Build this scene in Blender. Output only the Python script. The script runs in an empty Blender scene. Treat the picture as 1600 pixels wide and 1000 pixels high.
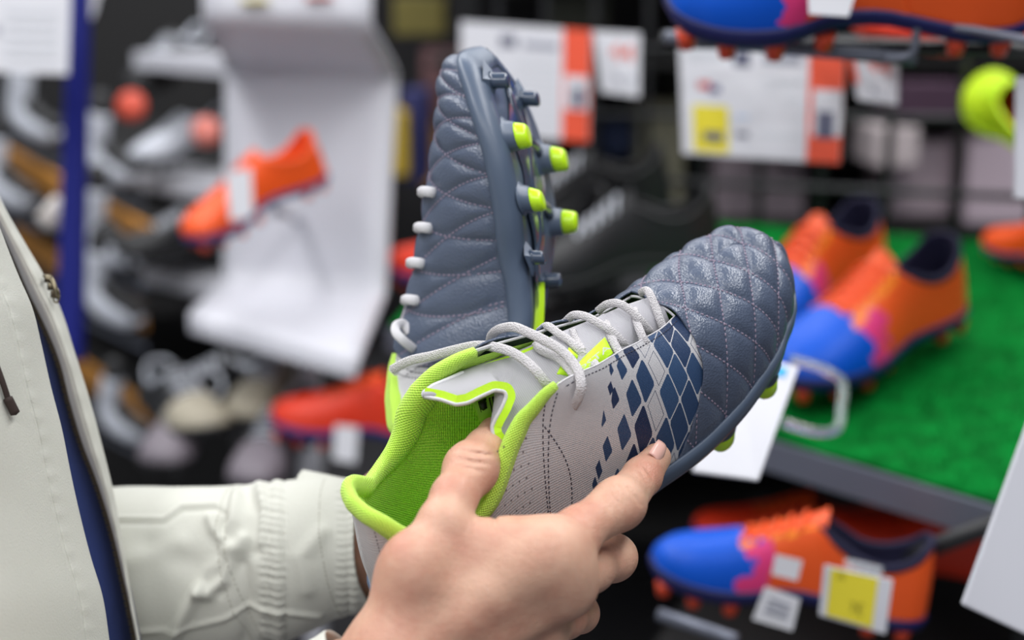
import bpy, bmesh, math, random
import numpy as np
from mathutils import Vector, Matrix
from mathutils.bvhtree import BVHTree
rng=np.random.default_rng(7); random.seed(7)
SC=bpy.context.scene; COL=SC.collection
# ------------------------------------------------------------------ camera, world, lamps, exposure
F=2200.0                      # focal length in pixels of the 1600x1000 frame
PITCH=math.radians(12.3)
camd=bpy.data.cameras.new('camera'); cam=bpy.data.objects.new('camera',camd); COL.objects.link(cam)
cam.location=(0,0,1.45); cam.rotation_euler=(math.pi/2-PITCH,0,0)
camd.sensor_width=36; camd.lens=F/1600*36; camd.clip_start=.05; camd.clip_end=60
camd.dof.use_dof=True; camd.dof.focus_distance=.772; camd.dof.aperture_fstop=3.0; camd.dof.aperture_blades=0
SC.camera=cam
MC=Matrix.Translation(cam.location)@cam.rotation_euler.to_matrix().to_4x4()
MCn=np.array(MC); RC=MCn[:3,:3]; TC=MCn[:3,3]
W=bpy.data.worlds.new('shop_light'); SC.world=W; W.use_nodes=True
W.node_tree.nodes['Background'].inputs[0].default_value=(.86,.92,1,1); W.node_tree.nodes['Background'].inputs[1].default_value=.38
def area(loc,sx,sy,power,rot=(0,0,0),col=(1,1,1)):
    l=bpy.data.lights.new('ceiling_lamp_light','AREA'); l.shape='RECTANGLE'; l.size=sx; l.size_y=sy; l.energy=power; l.color=col
    o=bpy.data.objects.new('ceiling_lamp_light',l); o.location=loc; o.rotation_euler=rot; COL.objects.link(o); return o
area((-1.0,.9,2.95),.35,2.6,40)
area((.9,.7,2.95),.35,2.6,40)
area((-1.4,3.0,2.95),2.6,.35,30)
area((1.0,2.6,2.95),2.6,.35,30)
area((-.6,-1.2,2.95),2.4,.5,40)
SC.view_settings.view_transform='Standard'; SC.view_settings.look='None'; SC.view_settings.gamma=1; SC.view_settings.use_curve_mapping=False
SC.view_settings.exposure=0.0
# ------------------------------------------------------------------ helpers
def cv(px,py,D):              # image ray at depth D -> camera-frame point
    return np.array([(px-800)/F*D,(500-py)/F*D,-D])
def c2w(P): return np.asarray(P)@RC.T+TC
def at(px,py,D): return c2w(cv(px,py,D))
def on_z(px,py,z):            # image ray met with the level plane z
    d=RC@cv(px,py,1.); return TC+d*((z-TC[2])/d[2])
def srgb(r,g,b):
    f=lambda c:(c/255/12.92) if c<=10 else ((c/255+.055)/1.055)**2.4
    return (f(r),f(g),f(b),1)
def tag(o,label=None,cat=None,group=None,kind=None):
    if label: o['label']=label
    if cat: o['category']=cat
    if group: o['group']=group
    if kind: o['kind']=kind
    return o
def empty(name,loc=(0,0,0),mat=None):
    o=bpy.data.objects.new(name,None); COL.objects.link(o); o.empty_display_size=.02
    if mat is not None: o.matrix_world=mat
    else: o.location=loc
    return o
MATW={}
def link(name,me,mat,parent=None,world=False,smooth=True):
    """link a mesh; world=True: the vertices are world points, made relative to the parent"""
    o=bpy.data.objects.new(name,me); COL.objects.link(o)
    ms=mat if isinstance(mat,(list,tuple)) else [mat]
    for m in ms: me.materials.append(m)
    if smooth: me.polygons.foreach_set('use_smooth',[True]*len(me.polygons))
    if parent is not None:
        o.parent=parent
        if world:
            mw=parent.matrix_basis
            q=parent
            while q.parent is not None: q=q.parent; mw=q.matrix_basis@mw
            me.transform(mw.inverted())
    return o
def mesh_np(V,Fc,uv=None):
    me=bpy.data.meshes.new('m'); me.from_pydata(np.asarray(V).reshape(-1,3).tolist(),[],Fc if isinstance(Fc,list) else Fc.tolist()); 
    if uv is not None:
        l=me.uv_layers.new(name='UVMap'); idx=np.zeros(len(me.loops),int); me.loops.foreach_get('vertex_index',idx)
        l.data.foreach_set('uv',np.asarray(uv).reshape(-1,2)[idx].ravel().astype(float))
    me.update(); return me
def gridF(n,m,off=0,wrap=False,flip=False):
    i=np.arange(n-1)[:,None]; j=np.arange(m if wrap else m-1)[None,:]; j2=(j+1)%m
    a=i*m+j; b=i*m+j2; c=(i+1)*m+j2; d=(i+1)*m+j
    f=np.stack([a,b,c,d],-1).reshape(-1,4)+off
    return f[:,::-1] if flip else f
def patches(ps,merge=1e-5,flip=False):
    """ps: list of (P[n,m,3], uv[n,m,2]) -> one mesh, seams merged"""
    V=[];U=[];Fs=[];o=0
    for P,uv in ps:
        n,m=P.shape[:2]; V.append(P.reshape(-1,3)); U.append(uv.reshape(-1,2)); Fs.append(gridF(n,m,o,flip=flip)); o+=n*m
    me=mesh_np(np.vstack(V),np.vstack(Fs),np.vstack(U))
    bm=bmesh.new(); bm.from_mesh(me); bmesh.ops.remove_doubles(bm,verts=bm.verts,dist=merge)
    bmesh.ops.dissolve_degenerate(bm,dist=merge*.5,edges=bm.edges) if False else None
    bm.to_mesh(me); bm.free(); return me
def cub(xk,yk,x):
    xk=np.asarray(xk,float); yk=np.asarray(yk,float); x=np.clip(x,xk[0],xk[-1]); m=np.gradient(yk,xk,axis=0)
    i=np.clip(np.searchsorted(xk,x,side='right')-1,0,len(xk)-2)
    h=(xk[i+1]-xk[i]); t=(x-xk[i])/h
    if yk.ndim>1: h=h[...,None]; t=t[...,None]
    a=yk[i]; b=yk[i+1]; ma=m[i]*h; mb=m[i+1]*h
    return (2*t**3-3*t*t+1)*a+(t**3-2*t*t+t)*ma+(-2*t**3+3*t*t)*b+(t**3-t*t)*mb
def spline(P,n):              # resample a polyline smoothly
    P=np.asarray(P,float); s=np.r_[0,np.cumsum(np.linalg.norm(np.diff(P,axis=0),axis=1))]
    return cub(s,P,np.linspace(0,s[-1],n))
def frames(C,up=None):
    T=np.gradient(C,axis=0); T/=np.linalg.norm(T,axis=1,keepdims=True)+1e-12
    N=np.zeros_like(C)
    if up is not None:
        U=np.broadcast_to(np.asarray(up,float),C.shape)
        N=U-T*(U*T).sum(1,keepdims=True); N/=np.linalg.norm(N,axis=1,keepdims=True)+1e-12
    else:
        a=np.array([0,0,1.]) if abs(T[0][2])<.8 else np.array([1.,0,0]); n=a-T[0]*(a@T[0])
        for i in range(len(C)):
            n=n-T[i]*(n@T[i]); n/=np.linalg.norm(n)+1e-12; N[i]=n
    return T,N,np.cross(T,N)
def tube_np(C,a,b=None,seg=10,up=None,cap=True):
    """sweep an ellipse along C; a = half size along up-normal, b = across"""
    C=np.asarray(C,float); T,N,B=frames(C,up); b=a if b is None else b
    a=np.broadcast_to(a,(len(C),)); b=np.broadcast_to(b,(len(C),))
    th=np.linspace(0,2*np.pi,seg,endpoint=False)
    R=C[:,None]+N[:,None]*(np.cos(th)[None,:,None]*a[:,None,None])+B[:,None]*(np.sin(th)[None,:,None]*b[:,None,None])
    V=R.reshape(-1,3); Fq=gridF(len(C),seg,0,wrap=True).tolist()
    if cap:
        k=len(V); V=np.vstack([V,C[0]-T[0]*a[0]*.4,C[-1]+T[-1]*a[-1]*.4])
        for j in range(seg):
            Fq.append([j,k,(j+1)%seg]); e=(len(C)-1)*seg; Fq.append([e+j,e+(j+1)%seg,k+1])
    return V,[list(map(int,f)) for f in Fq]
class MB:                     # gathers pieces of ONE part
    def __init__(s): s.V=[];s.F=[];s.n=0
    def add(s,V,Fc):
        V=np.asarray(V,float); s.V.append(V); s.F+= [[int(i)+s.n for i in f] for f in Fc]; s.n+=len(V); return s
    def tube(s,C,a,b=None,seg=10,up=None): return s.add(*tube_np(C,a,b,seg,up))
    def box(s,c,h,R=None):
        c=np.asarray(c,float); v=np.array([[x,y,z] for x in(-1,1) for y in(-1,1) for z in(-1,1)],float)*np.asarray(h)
        if R is not None: v=v@np.asarray(R).T
        return s.add(v+c,[[0,1,3,2],[4,6,7,5],[0,4,5,1],[2,3,7,6],[0,2,6,4],[1,5,7,3]])
    def lathe(s,prof,M=None,seg=20):      # prof: [(r,z)...]
        th=np.linspace(0,2*np.pi,seg,endpoint=False); pr=np.array(prof,float)
        V=np.stack([pr[:,None,0]*np.cos(th),pr[:,None,0]*np.sin(th),np.broadcast_to(pr[:,None,1],(len(pr),seg))],-1).reshape(-1,3)
        if M is not None: M=np.asarray(M); V=V@M[:3,:3].T+M[:3,3]
        return s.add(V,gridF(len(pr),seg,0,wrap=True).tolist()+[list(range(seg))[::-1],[(len(pr)-1)*seg+i for i in range(seg)]])
    def mesh(s): return mesh_np(np.vstack(s.V),s.F)
    def build(s,name,mat,parent=None,world=False,smooth=True,bevel=0):
        o=link(name,s.mesh(),mat,parent,world,smooth)
        if bevel:
            m=o.modifiers.new('bevel','BEVEL'); m.width=bevel; m.segments=2; m.limit_method='ANGLE'
        return o
# ------------------------------------------------------------------ materials
def mat(name,col,rough=.5,metal=0,spec=.5,bump=None,noise=None,sss=0,coat=0,trans=0,sheen=0,emit=0):
    m=bpy.data.materials.new(name); m.use_nodes=True; nt=m.node_tree; b=nt.nodes['Principled BSDF']
    if len(col)==3: col=(*col,1)
    b.inputs['Base Color'].default_value=col; b.inputs['Roughness'].default_value=rough; b.inputs['Metallic'].default_value=metal
    b.inputs['Specular IOR Level'].default_value=spec; b.inputs['Coat Weight'].default_value=coat; b.inputs['Coat Roughness'].default_value=.15
    b.inputs['Transmission Weight'].default_value=trans; b.inputs['Sheen Weight'].default_value=sheen
    if sss: b.inputs['Subsurface Weight'].default_value=sss; b.inputs['Subsurface Radius'].default_value=(1,.35,.2); b.inputs['Subsurface Scale'].default_value=.006
    if emit: b.inputs['Emission Color'].default_value=col; b.inputs['Emission Strength'].default_value=emit
    tc=nt.nodes.new('ShaderNodeTexCoord')
    if noise:
        sc,col2,detail=noise; n=nt.nodes.new('ShaderNodeTexNoise'); n.inputs['Scale'].default_value=sc; n.inputs['Detail'].default_value=detail
        nt.links.new(tc.outputs['Object'],n.inputs['Vector']); r=nt.nodes.new('ShaderNodeValToRGB'); r.color_ramp.elements[0].position=.38; r.color_ramp.elements[1].position=.62
        r.color_ramp.elements[0].color=col; r.color_ramp.elements[1].color=col2 if len(col2)==4 else (*col2,1)
        nt.links.new(n.outputs['Fac'],r.inputs['Fac']); nt.links.new(r.outputs['Color'],b.inputs['Base Color'])
    if bump:
        kind,sc,st=bump; n=nt.nodes.new('ShaderNodeTexVoronoi' if kind=='voronoi' else 'ShaderNodeTexNoise'); n.inputs['Scale'].default_value=sc
        if kind=='noise': n.inputs['Detail'].default_value=5
        nt.links.new(tc.outputs['Object'],n.inputs['Vector'])
        bp=nt.nodes.new('ShaderNodeBump'); bp.inputs['Strength'].default_value=st; bp.inputs['Distance'].default_value=.001
        nt.links.new(n.outputs['Distance' if kind=='voronoi' else 'Fac'],bp.inputs['Height']); nt.links.new(bp.outputs['Normal'],b.inputs['Normal'])
    return m
class NG:                     # tiny node-graph writer
    def __init__(s,m): s.m=m; s.nt=m.node_tree; s.b=s.nt.nodes['Principled BSDF']
    def n(s,t,**k):
        x=s.nt.nodes.new(t)
        for a,v in k.items(): setattr(x,a,v)
        return x
    def l(s,a,b): s.nt.links.new(a,b)
    def put(s,inp,v):
        if hasattr(v,'node'): s.l(v,inp)
        else: inp.default_value=v
    def mth(s,op,a,b=0,c=None):
        x=s.n('ShaderNodeMath',operation=op); s.put(x.inputs[0],a); s.put(x.inputs[1],b)
        if c is not None: s.put(x.inputs[2],c)
        return x.outputs[0]
    def mix(s,f,a,b):
        x=s.n('ShaderNodeMix',data_type='RGBA'); s.put(x.inputs[0],f); s.put(x.inputs[6],a); s.put(x.inputs[7],b); return x.outputs[2]
    def uv(s,name='UVMap'):
        x=s.n('ShaderNodeUVMap'); x.uv_map=name; y=s.n('ShaderNodeSeparateXYZ'); s.l(x.outputs[0],y.inputs[0]); return y.outputs[0],y.outputs[1]
    def wn(s,a,b,k=0.):
        c=s.n('ShaderNodeCombineXYZ'); s.put(c.inputs[0],a); s.put(c.inputs[1],b); s.put(c.inputs[2],k)
        x=s.n('ShaderNodeTexWhiteNoise',noise_dimensions='3D'); s.l(c.outputs[0],x.inputs[0]); return x.outputs[0]
    def bump(s,h,st=.3,dist=.001):
        bp=s.n('ShaderNodeBump'); bp.inputs['Strength'].default_value=st; bp.inputs['Distance'].default_value=dist; s.l(h,bp.inputs['Height'])
        s.l(bp.outputs['Normal'],s.b.inputs['Normal'])
def weave_bump(g,u,v,sc,st,dist=.0006):
    a=g.mth('SINE',g.mth('MULTIPLY',g.mth('ADD',u,v),sc)); b=g.mth('SINE',g.mth('MULTIPLY',g.mth('SUBTRACT',u,v),sc))
    g.bump(g.mth('MULTIPLY',a,b),st,dist)
def printed_quarter():
    m=mat('printed_light_grey_upper',srgb(205,203,206),.45); g=NG(m); u,v=g.uv()
    # u = cm along the boot, v = cm downwards from the throat; slanted cells
    a=g.mth('DIVIDE',u,.92); b=g.mth('DIVIDE',g.mth('ADD',v,g.mth('MULTIPLY',u,.75)),1.35)
    row=g.mth('FLOOR',a); b=g.mth('ADD',b,g.mth('MULTIPLY',g.wn(row,3.),.8))
    ca=g.mth('FLOOR',a); cb=g.mth('FLOOR',b); r1=g.wn(ca,cb,1.); r2=g.wn(ca,cb,5.); r3=g.wn(ca,cb,9.)
    fa=g.mth('ABSOLUTE',g.mth('SUBTRACT',g.mth('FRACT',a),.5)); fb=g.mth('ABSOLUTE',g.mth('SUBTRACT',g.mth('FRACT',b),.5))
    # full next to the toe leather, sparse and small towards the heel
    t=g.mth('DIVIDE',g.mth('SUBTRACT',g.mth('ADD',u,g.mth('MULTIPLY',v,.50)),15.6),3.6)
    big=g.mth('MINIMUM',g.mth('MAXIMUM',g.mth('ADD',g.mth('MULTIPLY',t,1.1),.16),.12),1.)
    sa=g.mth('MULTIPLY',big,.470); sb=g.mth('MULTIPLY',big,.478)
    cell=g.mth('MULTIPLY',g.mth('LESS_THAN',fa,sa),g.mth('LESS_THAN',fb,sb))
    cell=g.mth('MULTIPLY',cell,g.mth('LESS_THAN',g.mth('ADD',fa,fb),g.mth('MULTIPLY',big,.87)))
    keep=g.mth('LESS_THAN',r1,g.mth('MINIMUM',g.mth('ADD',g.mth('MULTIPLY',t,1.5),.25),.86)); pos=g.mth('GREATER_THAN',t,0)
    navy=g.mth('MULTIPLY',g.mth('MULTIPLY',cell,keep),pos)
    # a fine outline inside the unprinted cells
    ring=g.mth('MULTIPLY',g.mth('LESS_THAN',fa,.36),g.mth('LESS_THAN',fb,.40)); ring2=g.mth('MULTIPLY',g.mth('LESS_THAN',fa,.33),g.mth('LESS_THAN',fb,.38))
    rl=g.mth('MULTIPLY',g.mth('MULTIPLY',g.mth('SUBTRACT',ring,ring2),g.mth('GREATER_THAN',t,.3)),g.mth('SUBTRACT',1.,keep))
    navy=g.mth('MAXIMUM',navy,rl)
    a2=g.mth('DIVIDE',u,.36); b2=g.mth('DIVIDE',g.mth('ADD',v,g.mth('MULTIPLY',u,.75)),.52); q1=g.wn(g.mth('FLOOR',a2),g.mth('FLOOR',b2),2.)
    ga=g.mth('ABSOLUTE',g.mth('SUBTRACT',g.mth('FRACT',a2),.5)); gb=g.mth('ABSOLUTE',g.mth('SUBTRACT',g.mth('FRACT',b2),.5))
    sm=g.mth('MULTIPLY',g.mth('MULTIPLY',g.mth('LESS_THAN',ga,.36),g.mth('LESS_THAN',gb,.38)),g.mth('LESS_THAN',q1,g.mth('ADD',.05,g.mth('MULTIPLY',t,.28))))
    sm=g.mth('MULTIPLY',g.mth('MULTIPLY',sm,g.mth('GREATER_THAN',t,-.12)),g.mth('LESS_THAN',t,.6)); navy=g.mth('MAXIMUM',navy,sm)
    shade=g.mix(r2,srgb(26,44,80),srgb(54,82,120))
    col=g.mix(navy,srgb(205,203,206),shade)
    g.l(col,g.b.inputs['Base Color']); weave_bump(g,u,v,52,.35)
    return m
def mesh_fabric(name,c1,c2,sc=34,st=.6):
    m=mat(name,c1,.62,sheen=.2); g=NG(m); u,v=g.uv()
    x=g.mth('SINE',g.mth('MULTIPLY',u,sc)); y=g.mth('SINE',g.mth('MULTIPLY',v,sc*.8)); h=g.mth('MULTIPLY',x,y)
    f=g.mth('GREATER_THAN',h,.25); g.l(g.mix(f,c1,c2),g.b.inputs['Base Color']); g.bump(h,st,.0008); return m
M={}
def make_materials():
    M['slate']=mat('slate_leather',srgb(80,90,110),.29,bump=('voronoi',800,.28),spec=.6)
    M['slate_smooth']=mat('slate_moulded_plastic',srgb(82,95,115),.38,spec=.5)
    M['slate_gloss']=mat('slate_gloss_plastic',srgb(62,74,94),.14,coat=.6)
    M['quarter']=printed_quarter()
    M['lime_lining']=mesh_fabric('lime_mesh_lining',srgb(208,250,92),srgb(182,240,58))
    M['lime']=mat('lime_foam_fabric',srgb(188,244,40),.6,bump=('voronoi',500,.6))
    M['lime_smooth']=mat('lime_smooth_fabric',srgb(196,242,40),.55,bump=('noise',900,.15))
    M['lime_plastic']=mat('lime_plastic',srgb(200,245,30),.3,coat=.3)
    M['grey_fabric']=mesh_fabric('light_grey_tongue_fabric',srgb(174,172,178),srgb(168,166,172),60,.3)
    M['binding']=mat('pale_grey_binding',srgb(212,210,214),.8,bump=('noise',1500,.4))
    M['lace']=lace_mat()
    M['stitch']=mat('mauve_thread',srgb(142,128,146),.7); M['stitch_dark']=mat('dark_thread',srgb(52,50,66),.7)
    M['pit']=mat('perforation_shadow_grey',srgb(120,116,120),.8)
    M['black']=mat('black_rubber',srgb(16,16,18),.5)
    M['insole']=mat('lime_insole',srgb(130,205,20),.7)
def lace_mat():
    m=mat('light_grey_braided_cord',srgb(206,202,204),.75,bump=('voronoi',1300,.7)); return m
make_materials()
# ------------------------------------------------------------------ the boot: one last, cut into its parts
KN=np.array([
[0.00, 0.0, 0.0, 1.5, 0.0, 0.0, 1.5, 4.6,0.0,15.0],
[0.03, 0.3,-1.3, 1.5, 0.3, 1.3, 1.5, 4.8,0.0,15.0],
[0.08, 1.4,-2.5, 1.5, 1.4, 2.5, 1.5, 5.2,0.0,15.0],
[0.16, 4.0,-3.2, 1.5, 4.0, 3.2, 1.5, 6.2,0.0,15.0],
[0.28, 8.0,-3.2, 1.6, 8.0, 2.9, 1.9, 8.6,0.0,13.6],
[0.40,11.5,-3.4, 1.7,11.5, 2.6, 2.3,11.6,0.1,10.6],
[0.52,15.0,-4.1, 1.5,15.0, 2.9, 2.1,14.8,0.2, 8.8],
[0.64,18.5,-4.7, 1.2,18.3, 3.9, 1.4,17.8,0.4, 7.3],
[0.76,22.0,-4.7, 1.3,22.0, 4.6, 1.3,20.8,0.7, 6.2],
[0.87,25.2,-3.8, 1.6,25.3, 4.4, 1.6,23.3,0.9, 5.5],
[0.95,27.4,-1.8, 2.0,27.5, 3.2, 2.0,24.8,1.1, 5.1],
[1.00,28.4, 0.9, 2.2,28.4, 0.9, 2.2,25.4,1.2, 4.9]])
def last(p,q):
    p=np.asarray(p,float); q=np.asarray(q,float); p,q=np.broadcast_arrays(p,q)
    k=cub(KN[:,0],KN[:,1:],p)
    O=np.where((q<0)[...,None],k[...,0:3],k[...,3:6]); K=k[...,6:9]
    a=(1-np.abs(q))*np.pi/2
    hh=(1-np.cos(a))[...,None]; vv=(np.clip(np.sin(a),0,1)**0.88)[...,None]
    out=np.concatenate([O[...,:2]+(K[...,:2]-O[...,:2])*hh, O[...,2:]+(K[...,2:]-O[...,2:])*vv],-1)
    side=(O-K); side[...,2]=0; n=np.linalg.norm(side,axis=-1,keepdims=True)+1e-6
    out=out+side/n*(0.28*np.sin(np.clip(a*2,0,np.pi)))[...,None]*np.clip(p*6,0,1)[...,None]
    return out
def last_n(p,q,e=1e-3):
    p=np.asarray(p,float); q=np.asarray(q,float); p,q=np.broadcast_arrays(p,q)
    p0=np.clip(p,2e-3,1-2e-3); s=np.where(q<0,-1.,1.); q0=np.where(np.abs(q)<2*e,s*2*e,q); q0=np.clip(q0,-1+e,1-e)
    n=np.cross(last(p0+e,q0)-last(p0-e,q0),last(p0,q0+e)-last(p0,q0-e))
    return n/(np.linalg.norm(n,axis=-1,keepdims=True)+1e-9)
QE=np.array([[0,.66],[.05,.67],[.11,.74],[.20,.79],[.30,.73],[.37,.58],[.42,.40],[.5,.35],[.6,.31],[.68,.27],[.72,.24],[1,.24]])
def qe(p): return cub(QE[:,0],QE[:,1],np.asarray(p,float))
PV=.705
def pbL(r): return PV-.02*r-.125*r**2
def pbM(r): return .43-.10*r
def qcoord(p,q):
    P=last(p,q); K=cub(KN[:,0],KN[:,7:10],np.asarray(p,float)+0*np.asarray(q,float)); drop=np.clip(K[...,2]-P[...,2],0,6)
    x=P[...,0]; toe=np.clip((x-23.5)/4.5,0,1)
    al=(x+.45*drop*toe-.35*np.abs(q))/2.15; be=(P[...,1]-.15-.9*np.clip((x-17)/9,0,1))*(1+.13*drop*(1-.6*toe))/4.3
    return al+be,al-be
def quilt(p,q,amp=.21):
    f1,f2=qcoord(p,q)
    d1=np.abs(f1-np.round(f1))*1.92; d2=np.abs(f2-np.round(f2))*1.92
    h=(1-np.exp(-(d1/.30)**1.4))*(1-np.exp(-(d2/.30)**1.4))
    return amp*h
def vnoise(P,s,seed=0):       # cheap smooth noise from sines
    r=np.random.default_rng(seed); o=0
    for _ in range(5):
        k=r.normal(size=3)*s; o=o+np.sin(P@k+r.uniform(0,6.3))
    return o/5
def rot_m(w):
    t=np.linalg.norm(w)+1e-12;k=w/t;K=np.array([[0,-k[2],k[1]],[k[2],0,-k[0]],[-k[1],k[0],0]])
    return np.eye(3)+np.sin(t)*K+(1-np.cos(t))*K@K
def make_warp(src,dst,lam=.6):
    """smooth 3-D thin-plate warp carrying the src points (cm) onto dst"""
    src=np.asarray(src);dst=np.asarray(dst); n=len(src); D=np.linalg.norm(src[:,None]-src[None],axis=-1)
    A=np.zeros((n+4,n+4)); A[:n,:n]=D-lam*np.eye(n); P=np.c_[np.ones(n),src]; A[:n,n:]=P; A[n:,:n]=P.T
    A[n+1:,n+1:]+=0; b=np.zeros((n+4,3)); b[:n]=dst-src
    w=np.linalg.lstsq(A,b,rcond=None)[0]
    def f(X):
        X=np.asarray(X,float); s=X.shape; Y=X.reshape(-1,3); out=np.empty_like(Y)
        for i in range(0,len(Y),40000):
            y=Y[i:i+40000]; out[i:i+40000]=y+np.linalg.norm(y[:,None]-src[None],axis=-1)@w[:n]+np.c_[np.ones(len(y)),y]@w[n:]
        return out.reshape(s)
    return f
class Boot:
    """parts are written in cm on the last, warped, mirrored for a left boot and linked under one Empty"""
    def __init__(s,name,Mw,mirror=False,warp=None,scale=(1,1,1)):
        s.root=empty(name,mat=Mw); s.mir=mirror; s.w=warp; s.sc=np.array(scale)*([1,-1,1] if mirror else [1,1,1]); s.Mw=np.array(Mw)
    def tf(s,P):
        P=np.asarray(P,float)*s.sc
        if s.w is not None: P=s.w(P)
        return P*.01
    def world(s,P): return s.tf(P)@s.Mw[:3,:3].T+s.Mw[:3,3]
    def part(s,name,ps,m,flip=False,solid=0,parent=None,merge=2e-5):
        ps=[(s.tf(P),uv) for P,uv in ps]
        me=patches(ps,merge,flip=(not flip)^s.mir)
        o=link(name,me,m,parent or s.root)
        if solid:
            k=o.modifiers.new('thickness','SOLIDIFY'); k.thickness=abs(solid)*.01; k.offset=-1 if solid>0 else 1
        return o
    def raw(s,name,V,Fc,m,parent=None,smooth=True):
        V=s.tf(V); Fc=[list(f)[::-1] if s.mir else list(f) for f in Fc]
        return link(name,mesh_np(V,Fc),m,parent or s.root,smooth=smooth)
    def mb(s,name,mb,m,parent=None,smooth=True): return s.raw(name,np.vstack(mb.V),mb.F,m,parent,smooth)
def surf(p,q,off=0.,bump=None):
    P=last(p,q)
    d=off if bump is None else off+bump
    N=last_n(p,q); return P+N*np.asarray(d)[...,None]
def uvof(p,q): # cm along, cm down from centre
    P=last(p,q); return np.stack([P[...,0],np.abs(q)*8.2*(.85+.15*np.sin(np.clip(p,0,1)*3.1))],-1)
def mg(a,b): return np.meshgrid(a,b,indexing='ij')
def stitch_run(mbs,p,q,off,step=.27,ln=.085,r=.035,lift=0.02):
    """small thread lozenges along a run of (p,q) samples on the surface"""
    P=last(p,q); s=np.r_[0,np.cumsum(np.linalg.norm(np.diff(P,axis=0),axis=1))]
    if s[-1]<step: return
    t=np.arange(step/2,s[-1],step); pp=np.interp(t,s,p); qq=np.interp(t,s,q)
    C=last(pp,qq); N=last_n(pp,qq); o=off(pp,qq) if callable(off) else off
    C=C+N*(np.asarray(o)+lift)[...,None]
    pt=np.interp(t+.05,s,p); qt=np.interp(t+.05,s,q); T=last(pt,qt)-last(pp,qq); T/=np.linalg.norm(T,axis=1,keepdims=True)+1e-9
    B=np.cross(N,T)
    for i in range(len(t)):
        v=[]
        for a,b,c in((-1,0,0),(-.6,1,0),(-.6,-1,0),(-.6,0,1),(.6,1,0),(.6,-1,0),(.6,0,1),(1,0,0)):
            v.append(C[i]+T[i]*a*ln+B[i]*b*r+N[i]*c*r)
        mbs.add(v,[[0,2,3],[0,3,1],[1,3,6,4],[3,2,5,6],[4,6,7],[6,5,7]])
def lozenge(mbs,C,T,N,ln,r):
    B=np.cross(N,T); v=[C+T*a*ln+B*b*r+N*c*r for a,b,c in((-1,0,0),(-.6,1,0),(-.6,-1,0),(-.6,0,1),(.6,1,0),(.6,-1,0),(.6,0,1),(1,0,0))]
    mbs.add(v,[[0,2,3],[0,3,1],[1,3,6,4],[3,2,5,6],[4,6,7],[6,5,7]])
def quilt_stitches(b,step=.25):
    """a thread lozenge every few millimetres along both families of quilting lines"""
    s=MB(); p=np.linspace(.33,.997,420); q=np.linspace(-.97,.97,361); P,Q=mg(p,q); f1,f2=qcoord(P,Q); X=last(P,Q)
    for f in(f1,f2):
        pts=[]
        for ax in(0,1):
            a=f[:-1] if ax==0 else f[:,:-1]; c=f[1:] if ax==0 else f[:,1:]
            n=np.ceil(np.minimum(a,c)); hit_=(n<=np.maximum(a,c))&(a!=c)&(np.abs(a-c)<.5); ii=np.argwhere(hit_); i,j=ii[:,0],ii[:,1]
            t=(n[i,j]-a[i,j])/(c[i,j]-a[i,j]); i2,j2=(i+1,j) if ax==0 else (i,j+1)
            pts.append(np.c_[n[i,j],p[i]+(p[i2]-p[i])*t,q[j]+(q[j2]-q[j])*t])
        pts=np.vstack(pts); pts=pts[inside_vamp(pts[:,1],pts[:,2])&(np.abs(pts[:,2])<.955)]
        C=last(pts[:,1],pts[:,2]); N=last_n(pts[:,1],pts[:,2])
        g=int(np.sign(1)); fi=0 if f is f1 else 1
        for n in np.unique(pts[:,0]):
            k=np.where(pts[:,0]==n)[0]; k=k[np.argsort(C[k,1]+.0*C[k,0])]; kept=[]
            for m in k:
                if all(np.sum((C[m]-C[o])**2)>step**2 for o in kept[-14:]): kept.append(m)
            for m in kept:
                d=C[k]-C[m]; dd=(d**2).sum(1); nb=k[dd<.2**2]; 
                if len(nb)<3: continue
                u=np.linalg.svd(C[nb]-C[nb].mean(0))[2][0]
                lozenge(s,C[m]+N[m]*.09,u,N[m],.095,.042)
    o=b.mb('stitching',s,M['stitch']); tag(o,kind='stuff'); return o
def inside_vamp(p,q):
    e=qe(p); r=np.clip((np.abs(q)-e)/(1-e),0,1)
    lat=(q<0)&(p>pbL(r))&((p>PV)|(np.abs(q)>e)); med=(q>=0)&(p>pbM(r))&((p>PV)|(np.abs(q)>e))
    return lat|med
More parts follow.
